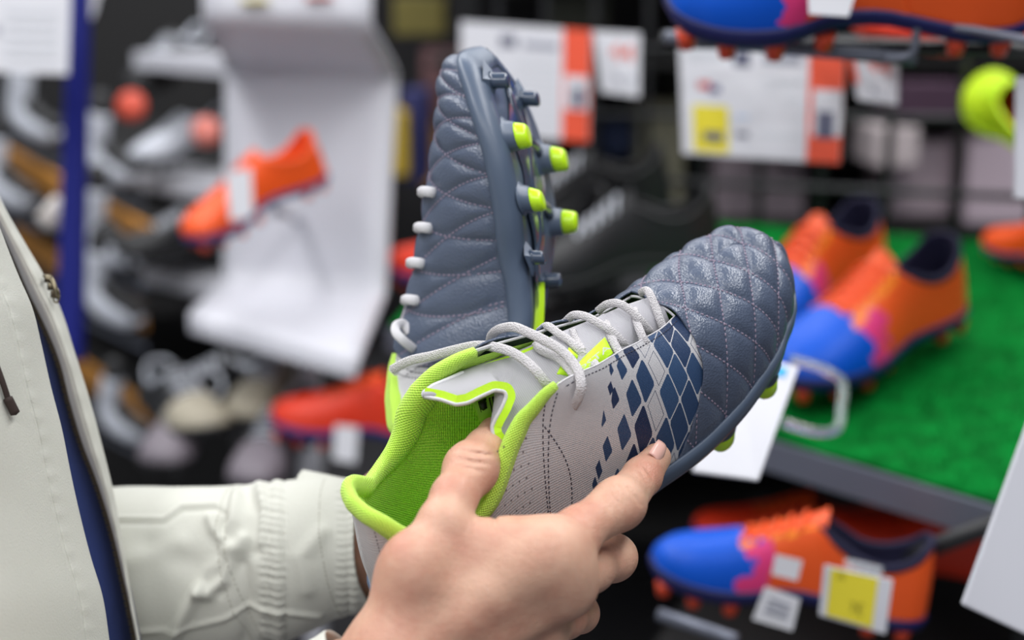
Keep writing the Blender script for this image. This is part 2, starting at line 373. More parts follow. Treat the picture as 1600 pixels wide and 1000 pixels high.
def boot_upper(b,mt,n=1.0,quilted=True):
    N=lambda k:max(4,int(k*n))
    dis=(lambda p,q:quilt(p,q)*np.clip((1-np.abs(q))/.10,0,1)+.012*vnoise(last(p,q),2.2,4)) if quilted else (lambda p,q:0*p+.05)
    ps=[]
    def patch(p,q,off=.06,d=True):
        return (surf(p,q,off,dis(p,q) if d else None),uvof(p,q))
    tp=np.linspace(PV,1,N(130)); e0=float(qe(PV)); r=np.linspace(0,1,N(100))
    P,Q=mg(tp,-e0-(1-e0)*r); ps.append(patch(P,Q))
    P,Q=mg(tp,np.linspace(-e0,e0,N(60))); ps.append(patch(P,Q))
    P,Q=mg(tp,e0+(1-e0)*r); ps.append(patch(P,Q))
    t=np.linspace(0,1,N(30)); T,R=mg(t,r); Pp=pbL(R)+(PV-pbL(R))*T; ps.append(patch(Pp,-(qe(Pp)+(1-qe(Pp))*R)))
    t=np.linspace(0,1,N(120)); T,R=mg(t,r); Pp=pbM(R)+(PV-pbM(R))*T; ps.append(patch(Pp,(qe(Pp)+(1-qe(Pp))*R)))
    # patches with q running lateral->centre need a common winding
    v=b.part('toe_leather',[(ps[0][0][:,::-1],ps[0][1][:,::-1]),ps[1],ps[2],(ps[3][0][:,::-1],ps[3][1][:,::-1]),ps[4]],mt['toe'],solid=.12)
    r=np.linspace(0,1,N(70)); t=np.linspace(0,1,N(110)); T,R=mg(t,r)
    Pp=(pbL(R)+.012)*T; Q=-(qe(Pp)+(1-qe(Pp))*R); L=(surf(Pp,Q)[:,::-1],uvof(Pp,Q)[:,::-1])
    Pp=(pbM(R)+.012)*T; Q=(qe(Pp)+(1-qe(Pp))*R); Md=(surf(Pp,Q),uvof(Pp,Q))
    b.part('quarter_panel',[L,Md],mt['quarter'],solid=.15)
    return v
def sole_z(P): return P
def boot_sole(b,mt,n=1.0,plate='sole_plate'):
    N=lambda k:max(4,int(k*n))
    p=np.linspace(0,1,N(90)); w=np.linspace(0,1,N(36))
    k=cub(KN[:,0],KN[:,1:],p); OL=k[:,0:3]; OM=k[:,3:6]
    mid=(OL+OM)/2; rows=[]
    def sec(O,side):
        out=O-mid; out[:,2]=0; nn=np.linalg.norm(out,axis=1,keepdims=True); 
        # outward of the outline itself
        tan=np.gradient(O,p,axis=0); o=np.stack([tan[:,1],-tan[:,0],0*p],1)*side; o/=np.linalg.norm(o,axis=1,keepdims=True)+1e-9
        return o
    oL=sec(OL,1); oM=sec(OM,-1)
    R=[]
    up=np.clip((p-.35)/.25,0,1)[:,None]
    RIM=((.34,.02,.26,.12),(.36,.16,.26,.15),(.1,.24,.1,.14),(-.2,.22,0,.1),(-.55,.08,0,.05),(-.85,-.18,0,0),(-1.05,-.6,0,0))
    for dz,ou,du,do in RIM:
        R.append(OL+oL*(ou+do*up)+np.array([0,0,1.])*(dz+du*up))
    a=R[-1]; c=OM+oM*-.6+np.array([0,0,-1.05])
    for t in np.linspace(0,1,N(22))[1:-1]: 
        x=a*(1-t)+c*t; x[:,2]+=.10*np.sin(t*np.pi); R.append(x)
    for dz,ou,du,do in RIM[::-1]:
        R.append(OM+oM*(ou+do*up)+np.array([0,0,1.])*(dz+du*up))
    G=np.stack(R,1)
    return b.part(plate,[(G,G[...,:2])],mt['sole'],flip=True,solid=0,merge=1e-4)
def sole_level(x,y):         # bottom of the plate under (x,y)
    p=np.interp(x,KN[:,1],KN[:,0]); k=cub(KN[:,0],KN[:,1:],np.array(p)); return float((k[2]+k[5])/2-1.02)
STUDS=[(26.6,3.0,0),(23.4,3.2,1),(19.6,2.9,1),(15.8,2.3,0),(26.2,-1.2,0),(22.9,-2.9,1),(19.0,-3.3,1),(15.2,-2.7,0),
       (5.6,2.0,1),(5.4,-2.1,1),(2.2,1.6,0),(2.0,-1.7,0)]
def boot_studs(b,mt,dx=0.,dy=0.):
    for x,y,big in STUDS:
        x=x+(dx if 10<x<25 else 0); y=y-np.sign(y)*dy
        z=sole_level(x,y); Mx=np.eye(4); Mx[:3,:3]=np.diag([1,1,-1]); Mx[:3,3]=[x,y,z+.12]
        s=MB()
        if big:
            s.lathe([(1.15,0),(1.1,.12),(.93,.25),(.86,.75),(.80,.8)],Mx,22); o=b.mb('stud',s,mt['sole'])
            c=MB(); c.lathe([(.80,.72),(.78,1.0),(.70,1.45),(.60,1.6),(.3,1.64)],Mx,22); b.mb('stud_tip',c,mt['tip'],o)
        else:
            s.add(np.array([[1.25,0,0],[0,.95,0],[-1.25,0,0],[0,-.95,0],[.55,0,.42],[0,.5,.42],[-.55,0,.42],[0,-.5,.42]])*[1,1,-1]+[x,y,z+.12],[[0,1,5,4],[1,2,6,5],[2,3,7,6],[3,0,4,7],[4,5,6,7]])
            o=b.mb('stud',s,mt['sole'],smooth=False)
            c=MB(); c.lathe([(.55,.30),(.46,.5),(.45,1.15),(.38,1.28),(.2,1.3)],Mx,20); b.mb('stud_tip',c,mt['gloss'],o)
def collar(b,mt,n=1.0,p_end=.425,rad=.5,med=1.):
    p1=np.linspace(p_end,0,int(60*n)); 
    def edge(side,pp):
        q=qe(pp)*side; return surf(pp,q,-.12),last_n(pp,q)
    L,nL=edge(-1,p1); Md,nM=edge(1,p1[::-1]); C=np.vstack([L,Md[1:]]); Nn=np.vstack([nL,nM[1:]])
    C=b.tf(C)*100; 
    k=np.minimum(np.arange(len(C)),np.arange(len(C))[::-1])/len(C); r=rad*np.clip(.45+k*6,0,1); ii=np.arange(len(C))/len(C); r=r*(1+(med-1)*np.clip((ii-.62)*4,0,1))
    b_sc,b_w,b_m=b.sc,b.w,b.mir
    up=(np.asarray(Nn)*[1,-1 if b.mir else 1,1])
    V,Fc=tube_np(C,r*.8,r*1.25,14,up=up)
    seg=14; i=np.arange(len(C)); s=np.r_[0,np.cumsum(np.linalg.norm(np.diff(C,axis=0),axis=1))]
    uv=np.stack([np.repeat(s,seg),np.tile(np.linspace(0,4,seg),len(C))],-1); uv=np.vstack([uv,[0,0],[0,0]])
    return link('collar_padding',mesh_np(V*.01,Fc,uv),mt['collar'],b.root)
def lining(b,mt,n=1.0,pmax=.62):
    N=lambda k:max(4,int(k*n)); t=np.linspace(0,pmax,N(70)); r=np.linspace(0,1,N(40))
    P,R=mg(t,r); e=qe(P)
    Q=-(e+(1-e)*R); L=surf(P,Q,-.38); Q2=(e+(1-e)*R); Mm=surf(P,Q2,-.38)
    uv=np.stack([last(P,Q)[...,0],R*6],-1)
    o=b.part('lining',[(L,uv),(Mm[:,::-1],uv[:,::-1])],mt['lining'])
    k=cub(KN[:,0],KN[:,1:],np.linspace(0.01,.97,60)); A=k[:,0:3];C=k[:,3:6]; w=np.linspace(.03,.97,12)[None,:,None]
    G=A[:,None]*(1-w)+C[:,None]*w; G[...,2]+=.15
    b.part('insole',[(G,G[...,:2])],mt['insole'])
    return o
# ------------------------------------------------------------------ the two boots in the hands
def pose(R,t): m=np.eye(4); m[:3,:3]=R; m[:3,3]=t; return Matrix((MCn@m).tolist())
def warp_for(R,t,scale,mir,marks,studs=(),lam=.8):
    S=np.array(scale)*([1,-1,1] if mir else [1,1,1])
    src=[last(np.array([p]),np.array([q]))[0]*S for (p,q),_ in marks]+[np.array(s[0])*S for s in studs]
    px=[m[1] for m in marks]+[s[1] for s in studs]
    src=np.array(src); P=(src*.01)@np.array(R).T+np.array(t); D=-P[:,2]
    D=D+np.array([m[2] if len(m)>2 else 0 for m in list(marks)+list(studs)])
    dst=np.array([cv(x[0],x[1],d) for x,d in zip(px,D)]); dst=((dst-np.array(t))@np.array(R))*100
    return make_warp(src,dst,lam)
MT={'toe':M['slate'],'quarter':M['quarter'],'sole':M['slate_smooth'],'tip':M['lime_plastic'],'gloss':M['slate_gloss'],'collar':M['lime_lining'],'lining':M['lime_lining'],'insole':M['insole']}
RA=[[0.8584,-0.5044,-0.0932],[0.4635,0.6848,0.5624],[-0.2198,-0.526,0.8216]]; tA=[-0.09,-0.1392,-0.8074]; SA=(1.05,1.06,1.22)
MA=[((1,-.9),(1231,425)),((.96,-1),(1231,470)),((.89,-1),(1219,528)),((.8,-1),(1196,585)),((.70,-1),(1148,650)),((.60,-1),(1082,714)),((.5,-1),(1005,770)),((.36,-1),(885,858)),((.2,-1),(745,945)),
((.715,0),(1025,468)),((.70,-.27),(1050,498)),((.70,.27),(975,470)),((.62,-.30),(1013,523)),((.56,-.33),(974,545)),((.5,-.35),(946,563)),((.45,-.38),(911,589)),((.42,-.4),(868,611)),
((.6,.31),(935,494)),((.5,.35),(840,518)),((.42,.40),(732,550)),((.38,.55),(668,588)),((.3,.73),(638,640)),((.2,.79),(610,712)),((.1,.73),(578,765)),((0,-.66),(548,785)),
((.05,-.67),(585,815)),((.36,-.6),(815,645)),((.33,-.67),(795,695)),((.27,-.75),(765,790)),((0,-1),(592,930)),((.80,.35),(1060,398)),((.88,.45),(1110,368)),((.94,.6),(1152,361)),((.98,.7),(1195,374))]
bootA=Boot('football_boot',pose(RA,tA),False,warp_for(RA,tA,SA,False,MA),SA)
RB=[[-0.0754,0.3304,-0.9408],[0.9932,-0.0595,-0.1004],[-0.0891,-0.942,-0.3237]]; tB=[0.0321,-0.133,-0.8481]; SB=(1.05,1.12,1.08)
MBk=[((1,.9),(758,76)),((.97,1),(714,92)),((.89,1),(738,144)),((.83,1),(756,196)),((.75,1),(778,253)),((.645,1),(788,331)),((.54,1),(794,404)),((.49,1),(812,445)),((.415,1),(822,498)),
((.9,.3),(690,150)),((.8,.25),(680,215)),((.715,.1),(669,290)),((.64,.29),(656,368)),((.56,.33),(644,432)),((.47,.37),(634,500)),((.42,.40),(622,560)),((.36,.6),(607,620)),((.29,.74),(606,670)),((.42,-.40),(632,552)),((.36,-.6),(640,600)),((.29,-.74),(650,650)),((0,.66),(640,775)),((0,-1),(790,800))]
SBk=[((23.6,3.2,-1.3),(826,205)),((19.9,2.6,-1.3),(848,313)),((23.3,-2.6,-1.3),(886,240)),((19.4,-3.2,-1.3),(907,338)),((15.5,2.6,-1.3),(860,408))]
bootB=Boot('football_boot',pose(RB,tB),True,warp_for(RB,tB,SB,True,MBk,SBk,lam=1.5),SB)
tag(bootA.root,'quilted slate and light grey football boot held toe right, its lime lined opening towards us','football boot')
tag(bootB.root,'quilted slate football boot held upright behind, its studded sole turned to the right','football boot')
for b in (bootA,bootB):
    isA=b is bootA; boot_upper(b,MT); boot_sole(b,MT); boot_studs(b,MT,1.4 if isA else 0,-.15 if isA else 0); collar(b,MT,med=1.7 if isA else 1.); lining(b,MT); quilt_stitches(b)
dg=bpy.context.evaluated_depsgraph_get()
def bvh_of(root,names):
    V=[];Fs=[]; o_=0
    for o in root.children:
        if o.type=='MESH' and o.name.split('.')[0] in names:
            mw=root.matrix_basis; vs=[mw@v.co for v in o.data.vertices]; V+=vs; Fs+=[[i+o_ for i in p.vertices] for p in o.data.polygons]; o_+=len(vs)
    return BVHTree.FromPolygons(V,Fs)
camloc=Vector(TC)
def hit(bv,px,py,default=None):
    d=Vector(at(px,py,1.))-camloc; d.normalize(); h=bv.ray_cast(camloc,d)
    if h[0] is None: return default
    v=MC.inverted()@h[0]; return -v.z
bvA=bvh_of(bootA.root,{'toe_leather','quarter_panel','collar_padding'}); bvB=bvh_of(bootB.root,{'toe_leather','quarter_panel','collar_padding'})
for t in ((1040,525),(1000,600),(1013,523),(975,545),(911,589),(868,611),(840,700),(765,790),(935,494),(840,518),(640,640),(1100,450),(700,900)): print('A depth',t,hit(bvA,*t))
for t in ((665,300),(640,470),(700,300),(640,580)): print('B depth',t,hit(bvB,*t))
def cam_curve(pts): # (px,py,D) -> world points
    return np.array([at(*p) for p in pts])
def in_parent(V,root): 
    mi=np.array(root.matrix_basis.inverted()); return np.asarray(V)@mi[:3,:3].T+mi[:3,3]
def cord(mb,pts,root,w=.0024,th=.0012,n=60,up=None):
    C=spline(cam_curve(pts),n); mb.add(*tube_np(C,th,w,10,up=(TC-C) if up is None else up)); return mb
def world_part(name,mb_or_vf,m,root,smooth=True):
    V,Fc=(np.vstack(mb_or_vf.V),mb_or_vf.F) if isinstance(mb_or_vf,MB) else mb_or_vf
    return link(name,mesh_np(in_parent(V,root),Fc),m,root,smooth=smooth)
# tongue of the front boot: folded sheet
def sheet(U,Lo,n,m,bulge=0.,fn=None):
    U=spline(cam_curve(U),n); Lo=spline(cam_curve(Lo),n); t=np.linspace(0,1,m)[None,:,None]
    P=U[:,None]*(1-t)+Lo[:,None]*t; P=P+(TC-P)/np.linalg.norm(TC-P,axis=-1,keepdims=True)*(bulge*np.sin(t*np.pi)); return P
def lin(P,n):
    P=np.asarray(P,float); s=np.r_[0,np.cumsum(np.linalg.norm(np.diff(P[:,:2],axis=0),axis=1))]; t=np.linspace(0,s[-1],n); return np.stack([np.interp(t,s,P[:,i]) for i in range(3)],1)
TU=[(661,615,.752),(676,603,.753),(700,593,.757),(722,583,.762),(745,573,.766),(775,562,.768),(805,552,.768),(840,538,.768),(880,520,.770),(930,500,.774),(975,480,.780),(1010,468,.786),(1032,472,.789)]
TL=[(662,619,.750),(689,624,.745),(713,632,.742),(731,629,.742),(753,618,.743),(773,609,.744),(789,611,.744),(792,619,.744),(785,636,.744),(775,654,.745),(769,667,.746),(771,680,.746),(785,699,.748),
    (812,672,.750),(835,648,.750),(868,622,.749),(911,596,.752),(946,570,.759),(974,552,.765),(1013,530,.777),(1045,505,.786)]
def smooth_uv(C,k=5):
    C=C.copy()
    for _ in range(k): C[1:-1]=C[1:-1]*.5+(C[:-2]+C[2:])*.25
    return C
def tongue_grid(off=0.,lo=0.,hi=1.,n=220,m=24):
    Uq=smooth_uv(lin(TU,n),4); Lq=smooth_uv(lin(TL,n),2); 
    # pair the curves so that sheet rows do not cross: lower curve reaches the throat end faster
    t=np.linspace(lo,hi,m)
    P=Uq[:,None,:]*(1-t)[None,:,None]+Lq[:,None,:]*t[None,:,None]
    W=at_np(P); d=(TC-W); d/=np.linalg.norm(d,axis=-1,keepdims=True)
    return W+d*(off+.004*np.sin(np.pi*t))[None,:,None] if np.isscalar(off) else W
def at_np(P):
    c=np.stack([(P[...,0]-800)/F*P[...,2],(500-P[...,1])/F*P[...,2],-P[...,2]],-1); return c@RC.T+TC
G=tongue_grid(); uvG=np.stack(np.broadcast_arrays(np.linspace(0,16,220)[:,None],np.linspace(0,4,24)[None]),-1)
o=link('tongue',mesh_np(in_parent(G.reshape(-1,3),bootA.root),gridF(220,24),uvG),M['grey_fabric'],bootA.root); k_=o.modifiers.new('thickness','SOLIDIFY'); k_.thickness=.003; k_.offset=0
tongue=o
def band(C,inset,off,m,name,parent,w0=0.,nn=200):
    """a strip that follows px/depth curve C, from w0 to inset pixels to its left side"""
    C=smooth_uv(lin(C,nn),3); T=np.gradient(C[:,:2],axis=0); T/=np.linalg.norm(T,axis=1,keepdims=True); Nn=np.stack([T[:,1],-T[:,0]],1)
    for _ in range(12): Nn[1:-1]=Nn[1:-1]*.5+(Nn[:-2]+Nn[2:])*.25
    Nn/=np.linalg.norm(Nn,axis=1,keepdims=True)
    t=np.linspace(w0,inset,6); P=np.concatenate([C[:,None,:2]+Nn[:,None,:]*t[None,:,None],np.repeat(C[:,None,2:],6,1)],-1)
    V=at_np(P); d=TC-V; d/=np.linalg.norm(d,axis=-1,keepdims=True); V=V+d*off
    return link(name,mesh_np(in_parent(V.reshape(-1,3),bootA.root),gridF(nn,6)),m,parent)
b1=band(TL[:13],14.,.0035,M['lime_smooth'],'tongue_border',bootA.root,0.)
b2=band([TU[i] for i in range(0,8)][::-1],9.,.003,M['lime_smooth'],'tongue_border',bootA.root,0.)
mb=MB(); Cc=at_np(smooth_uv(lin(TU[:4][::-1]+TL[:13],160),4)); d=TC-Cc; d/=np.linalg.norm(d,axis=1,keepdims=True)
mb.add(*tube_np(Cc+d*.0015,.0026,.0013,10,up=d)); world_part('tongue_binding',mb,M['binding'],bootA.root)
# label on the tongue
def decal(pxs,m,name,root,parent,n=14,thick=.0006):
    """small four-sided patch laid over a part: pxs = four (px,py,D)"""
    A_,B_,C_,D_=[np.array(p,float) for p in pxs]; u=np.linspace(0,1,n)[:,None,None]; v=np.linspace(0,1,n)[None,:,None]
    P=(A_*(1-u)+B_*u)*(1-v)+(D_*(1-u)+C_*u)*v; P[...,2]-=.0025*np.sin(np.pi*u[...,0])*np.sin(np.pi*v[...,0])
    o=link(name,mesh_np(in_parent(at_np(P).reshape(-1,3),root),gridF(n,n)),m,root if parent is None else parent); k=o.modifiers.new('thickness','SOLIDIFY'); k.thickness=thick; k.offset=0; return o
lab=decal([(888,582,.7525),(945,527,.7595),(958,552,.7575),(905,600,.7495)],M['lime_smooth'],'tongue_label',bootA.root,None)
tri=decal([(870,585,.752),(882,560,.754),(905,580,.752),(894,588,.751)],M['lime_smooth'],'tongue_label',bootA.root,None)
decal([(886,552,.757),(889,543,.758),(903,556,.756),(901,562,.755)],M['lime_smooth'],'tongue_label',bootA.root,None)
def letters(txt,p0,p1,hgt,D0,D1,m,root,name='lettering'):
    """flat lettering standing along the image line p0-p1"""
    cu=bpy.data.curves.new('t','FONT'); cu.body=txt; cu.size=1; cu.extrude=.01; cu.align_x='LEFT'; cu.resolution_u=2
    ob=bpy.data.objects.new('t',cu); COL.objects.link(ob); dgx=bpy.context.evaluated_depsgraph_get(); me=bpy.data.meshes.new_from_object(ob.evaluated_get(dgx)); bpy.data.objects.remove(ob)
    V=np.zeros(len(me.vertices)*3); me.vertices.foreach_get('co',V); V=V.reshape(-1,3); x1=V[:,0].max()
    p0=np.array(p0,float);p1=np.array(p1,float); ax=(p1-p0)/np.linalg.norm(p1-p0); perp=np.array([ax[1],-ax[0]])
    t=V[:,0]/x1; P=p0+(p1-p0)*t[:,None]+perp*V[:,1:2]*hgt/.72; Dd=D0+(D1-D0)*t-V[:,2]*.01-.0003-.0025*np.sin(np.pi*np.clip(t,0,1))*.9
    Wd=at_np(np.c_[P,Dd]); Wd=in_parent(Wd,root)
    for i,v in enumerate(me.vertices): v.co=Wd[i]
    return link(name,me,m,root,smooth=False)
o=letters('KIPSTA',(892,597),(955,544),9,.7460,.7535,M['binding'],bootA.root,'lettering'); 
# size label inside the front boot
decal([(737,628,.775),(780,606,.775),(790,650,.775),(752,666,.775)],mat('printed_lime_label',srgb(150,200,50),.5),'size_label',bootA.root,None)
decal([(747,628,.7735),(759,622,.7735),(764,640,.7735),(752,644,.7735)],M['black'],'size_print',bootA.root,None,4)
for i in range(5): decal([(764+i*5,622-i*2,.7735),(765.5+i*5,621-i*2,.7735),(771+i*4.2,650-i*2,.7735),(769+i*4.2,651-i*2,.7735)],M['black'],'size_print',bootA.root,None,3)
# laces of the front boot
mb=MB(); U=lambda l:[(x,y,d) for x,y,d in l]
cord(mb,U([(1000,458,.792),(1012,455,.783),(1023,477,.779),(1033,504,.777),(1041,526,.781),(1046,539,.785)]),bootA.root)
cord(mb,U([(934,486,.785),(950,475,.777),(966,474,.772),(985,485,.770),(1001,501,.769),(1012,514,.772),(1020,526,.783)]),bootA.root)
cord(mb,U([(989,476,.783),(991,487,.777),(997,509,.768),(1005,530,.765),(1011,552,.768),(1010,568,.775)]),bootA.root)
cord(mb,U([(882,504,.782),(898,492,.773),(914,494,.768),(937,506,.764),(956,518,.762),(972,534,.763),(982,546,.775)]),bootA.root)
cord(mb,U([(943,493,.777),(949,511,.768),(958,533,.760),(969,555,.757),(974,576,.761),(973,592,.768)]),bootA.root)
cord(mb,U([(842,518,.778),(857,510,.768),(871,520,.764),(889,532,.760),(903,545,.757),(912,556,.757)]),bootA.root)
cord(mb,U([(894,514,.768),(900,529,.764),(911,547,.758)]),bootA.root,w=.0019)
cord(mb,U([(924,560,.757),(931,572,.750),(936,590,.750),(935,604,.752),(933,614,.758)]),bootA.root)
cord(mb,U([(765,538,.788),(769,523,.778),(785,513,.766),(803,511,.760),(826,520,.755),(851,532,.750),(876,547,.746),(894,565,.742),(905,584,.738),(908,604,.736),(903,622,.740),(895,636,.747)]),bootA.root,w=.0028)
cord(mb,U([(836,536,.768),(843,546,.762),(855,552,.758),(871,559,.752),(886,573,.746),(896,588,.742),(899,600,.741)]),bootA.root,w=.0024)
cord(mb,U([(612,578,.800),(634,566,.795),(678,555,.785),(713,546,.775),(744,540,.766),(777,543,.757),(799,550,.752),(821,564,.748),(839,581,.744),(852,598,.745),(862,612,.752)]),bootA.root,w=.0028,n=90)
cord(mb,U([(752,552,.790),(760,560,.786),(770,570,.782)]),bootA.root,w=.0024)
world_part('laces',mb,M['lace'],bootA.root)
# lace nubs and loop of the upright boot
mb=MB()
for x,y in ((667,299),(661,355),(649,410),(641,468)):
    d=hit(bvB,x+14,y,.86); cord(mb,[(x+14,y+3,d+.004),(x+6,y+1,d-.001),(x-3,y,d+.001),(x-8,y+1,d+.008),(x-4,y+2,d+.014)],bootB.root,w=.0034,th=.0022,n=20)
d=hit(bvB,645,540,.86)
cord(mb,[(650,548,d+.001),(640,540,d-.006),(628,530,d-.010),(619,520,d-.008),(620,508,d-.002),(630,506,d+.003),(640,520,d+.003)],bootB.root,w=.003,th=.0015)
cord(mb,[(613,582,d-.010),(622,573,d-.012),(640,568,d-.014),(680,556,d-.014),(700,551,d-.01)],bootB.root,w=.003,th=.0016)
world_part('laces',mb,M['binding'],bootB.root)
# edge trim, stitching and perforations on the grey quarter of the front boot
def seam(b,p0,p1,q0,q1,side,name_mb,m=None,n=120,step=.22):
    p=np.linspace(p0,p1,n); q=np.linspace(q0,q1,n)*side; stitch_run(name_mb,p,q,0.,step,ln=.075,r=.028,lift=.012)
for b in(bootA,bootB):
    s=MB()
    for side in(-1,1):
        p=np.linspace(.70,.43,160); stitch_run(s,p,(qe(p)+.035)*side,0.,.20,ln=.07,r=.028,lift=.02)
        for dp in(0.,.022):
            q=np.linspace(.44,.97,120); stitch_run(s,.405+dp*.6-.06*(q-.44)/.5-dp*(q-.44),q*side,0.,.22,ln=.075,r=.026,lift=.012)
        q=np.linspace(.62,.97,120); stitch_run(s,.385+.02*np.sin((q-.62)*9)-.02*(q-.6),q*side,0.,.22,ln=.075,r=.026,lift=.012)
        p=np.full(80,.045); stitch_run(s,p,np.linspace(.7,.98,80)*side,0.,.22,ln=.075,r=.026,lift=.012)
    tag(b.mb('seam_stitching',s,M['stitch_dark']),kind='stuff')
    s=MB()
    for side in(-1,):
        for i in range(9):
            for j in range(5):
                p=.355-.012*j-.006*(i%2)-.004*i; q=.66+.035*i
                C=surf(np.array([p]),np.array([q*side]),.004)[0]; Nv=last_n(np.array([p]),np.array([q*side]))[0]
                if p<.37 and q<.96:
                    th=np.linspace(0,2*np.pi,7)[:-1]; a=np.cross(Nv,[0,0,1.]); a/=np.linalg.norm(a); c=np.cross(Nv,a)
                    s.add([C+.05*(np.cos(x)*a+np.sin(x)*c) for x in th]+[C+Nv*.004],[[k,(k+1)%6,6] for k in range(6)])
    tag(b.mb('perforations',s,M['pit']),kind='stuff')
    s=MB()
    for side in(-1,1):
        p=np.linspace(.705,.425,80); C=surf(p,qe(p)*side,-.04); N_=last_n(p,qe(p)*side); s.add(*tube_np(C,.07,.05,8,up=N_))
    q=np.linspace(-qe(.705),qe(.705),30); C=surf(0*q+.705,q,-.02); s.add(*tube_np(C,.07,.05,8,up=last_n(0*q+.705,q)))
    b.mb('throat_edging',s,M['binding'] if b is bootA else M['stitch_dark'])
# tongue of the upright boot, plain
p=np.linspace(.46,.73,40); t=np.linspace(-1,1,20); P,T=mg(p,t); bootB.part('tongue',[(surf(P,T*qe(P)*1.15,-.35),np.stack([P*28,T*4],-1))],M['grey_fabric'])
# lime arch wedge in the shank of the upright boot, and the ridge between the studs
for b in(bootA,bootB):
    s=MB()
    for x0,x1,w0,w1,yy in((8.5,14.6,.75,.12,.3),):
        xs=np.linspace(x0,x1,14); z=np.array([sole_level(x,0) for x in xs]); wv=np.linspace(w0,w1,14)
        V=[];
        for x,zz,w_ in zip(xs,z,wv): V+= [[x,yy-w_,zz+.1],[x,yy-w_*.4,zz-.55],[x,yy+w_*.4,zz-.55],[x,yy+w_,zz+.1]]
        s.add(V,gridF(14,4).tolist()+[[0,1,2,3],[55,54,53,52]])
    b.mb('shank_insert',s,M['lime_plastic'])
    s=MB()
    for x,y0,y1 in((23.2,-2.0,2.3),(19.4,-2.4,2.0)):
        z=sole_level(x,0); ys=np.linspace(y0,y1,8); s.add(*tube_np(np.stack([x+.4*np.sin(np.linspace(0,3.1,8)),ys,np.full(8,z-.12)],1),.22,.42,8,up=[0,0,1]))
    xs=np.linspace(14.5,26.5,24); s.add(*tube_np(np.stack([xs,.2+.35*np.sin(xs*1.3),np.array([sole_level(x,0)-.08 for x in xs])],1),.18,.5,8,up=[0,0,1]))
    b.mb('sole_ridges',s,M['slate_gloss'])
    # darker glossy forefoot plate let into the sole between the studs
    xs=np.linspace(12.5,27.0,40); wl=np.interp(xs,[12.5,16,20,24,27],[.5,1.0,1.9,1.9,.6]); z=np.array([sole_level(x,0) for x in xs]); t=np.linspace(-1,1,9)
    V=np.stack([np.repeat(xs[:,None],9,1),.2+wl[:,None]*t[None]+.35*np.sin(xs*1.4)[:,None]*(1-0*t[None]),z[:,None]-.06-.10*(1-t[None]**4)],-1); b.raw('sole_inlay',V.reshape(-1,3),gridF(40,9).tolist(),M['slate_gloss'])
# ------------------------------------------------------------------ hands: smooth union of tapered limbs, meshed by surface nets
def sd_cone(P,a,b,ra,rb):
    ba=b-a; L2=ba@ba; h=np.clip(((P-a)@ba)/L2,0,1); h=h*h*(3-2*h)*.3+h*.7
    return np.linalg.norm(P-a-h[...,None]*ba,axis=-1)-(ra+(rb-ra)*h)
def smin(a,b,k):
    h=np.clip(.5+.5*(b-a)/k,0,1); return b+(a-b)*h-k*h*(1-h)
def surface_nets(fn,lo,hi,h):
    n=np.ceil((hi-lo)/h).astype(int)+1; ax=[lo[i]+h*np.arange(n[i]) for i in range(3)]
    D=np.empty(n,np.float32)
    for i0 in range(0,n[0],16):
        X=np.stack(np.meshgrid(ax[0][i0:i0+16],ax[1],ax[2],indexing='ij'),-1).astype(np.float32); D[i0:i0+16]=fn(X)
    s=D<0; c=np.zeros(tuple(n-1),int)
    for dx in(0,1):
        for dy in(0,1):
            for dz in(0,1): c+=s[dx:n[0]-1+dx,dy:n[1]-1+dy,dz:n[2]-1+dz]
    act=(c>0)&(c<8); idx=-np.ones(act.shape,int); ids=np.argwhere(act); idx[act]=np.arange(len(ids))
    acc=np.zeros((len(ids),3)); cnt=np.zeros(len(ids)); corners=[(0,0,0),(1,0,0),(0,1,0),(0,0,1),(1,1,0),(1,0,1),(0,1,1),(1,1,1)]
    g=lambda o:D[ids[:,0]+o[0],ids[:,1]+o[1],ids[:,2]+o[2]]
    for a in corners:
        for d in range(3):
            if a[d]==0:
                b=list(a); b[d]=1; va=g(a); vb=g(tuple(b)); m=(va<0)!=(vb<0); t=np.where(m,va/(va-vb+1e-12),0)
                p=np.tile(np.array(a,float),(len(ids),1)); p[:,d]+=t; acc[m]+=p[m]; cnt[m]+=1
    V=lo+h*(ids+acc/cnt[:,None]); Fs=[]
    for d in range(3):
        e,f=[(1,2),(2,0),(0,1)][d]; sl=[slice(0,-1) if False else slice(None)]*3
        A=s; B=np.roll(s,-1,axis=d); ch=(A!=B); cc=np.argwhere(ch)
        ok=(cc[:,d]<n[d]-1)&(cc[:,e]>0)&(cc[:,f]>0)&(cc[:,e]<n[e]-1)&(cc[:,f]<n[f]-1); cc=cc[ok]
        def at_(de,df): q=cc.copy(); q[:,e]-=de; q[:,f]-=df; return idx[q[:,0],q[:,1],q[:,2]]
        q=np.stack([at_(0,0),at_(1,0),at_(1,1),at_(0,1)],1); fl=s[cc[:,0],cc[:,1],cc[:,2]]
        q[~fl]=q[~fl][:,::-1]; Fs.append(q)
    return V,np.vstack(Fs)
def J(px,py,D,r): return cv(px,py,D),r*D/F
def chain(js): return [J(*j) for j in js]
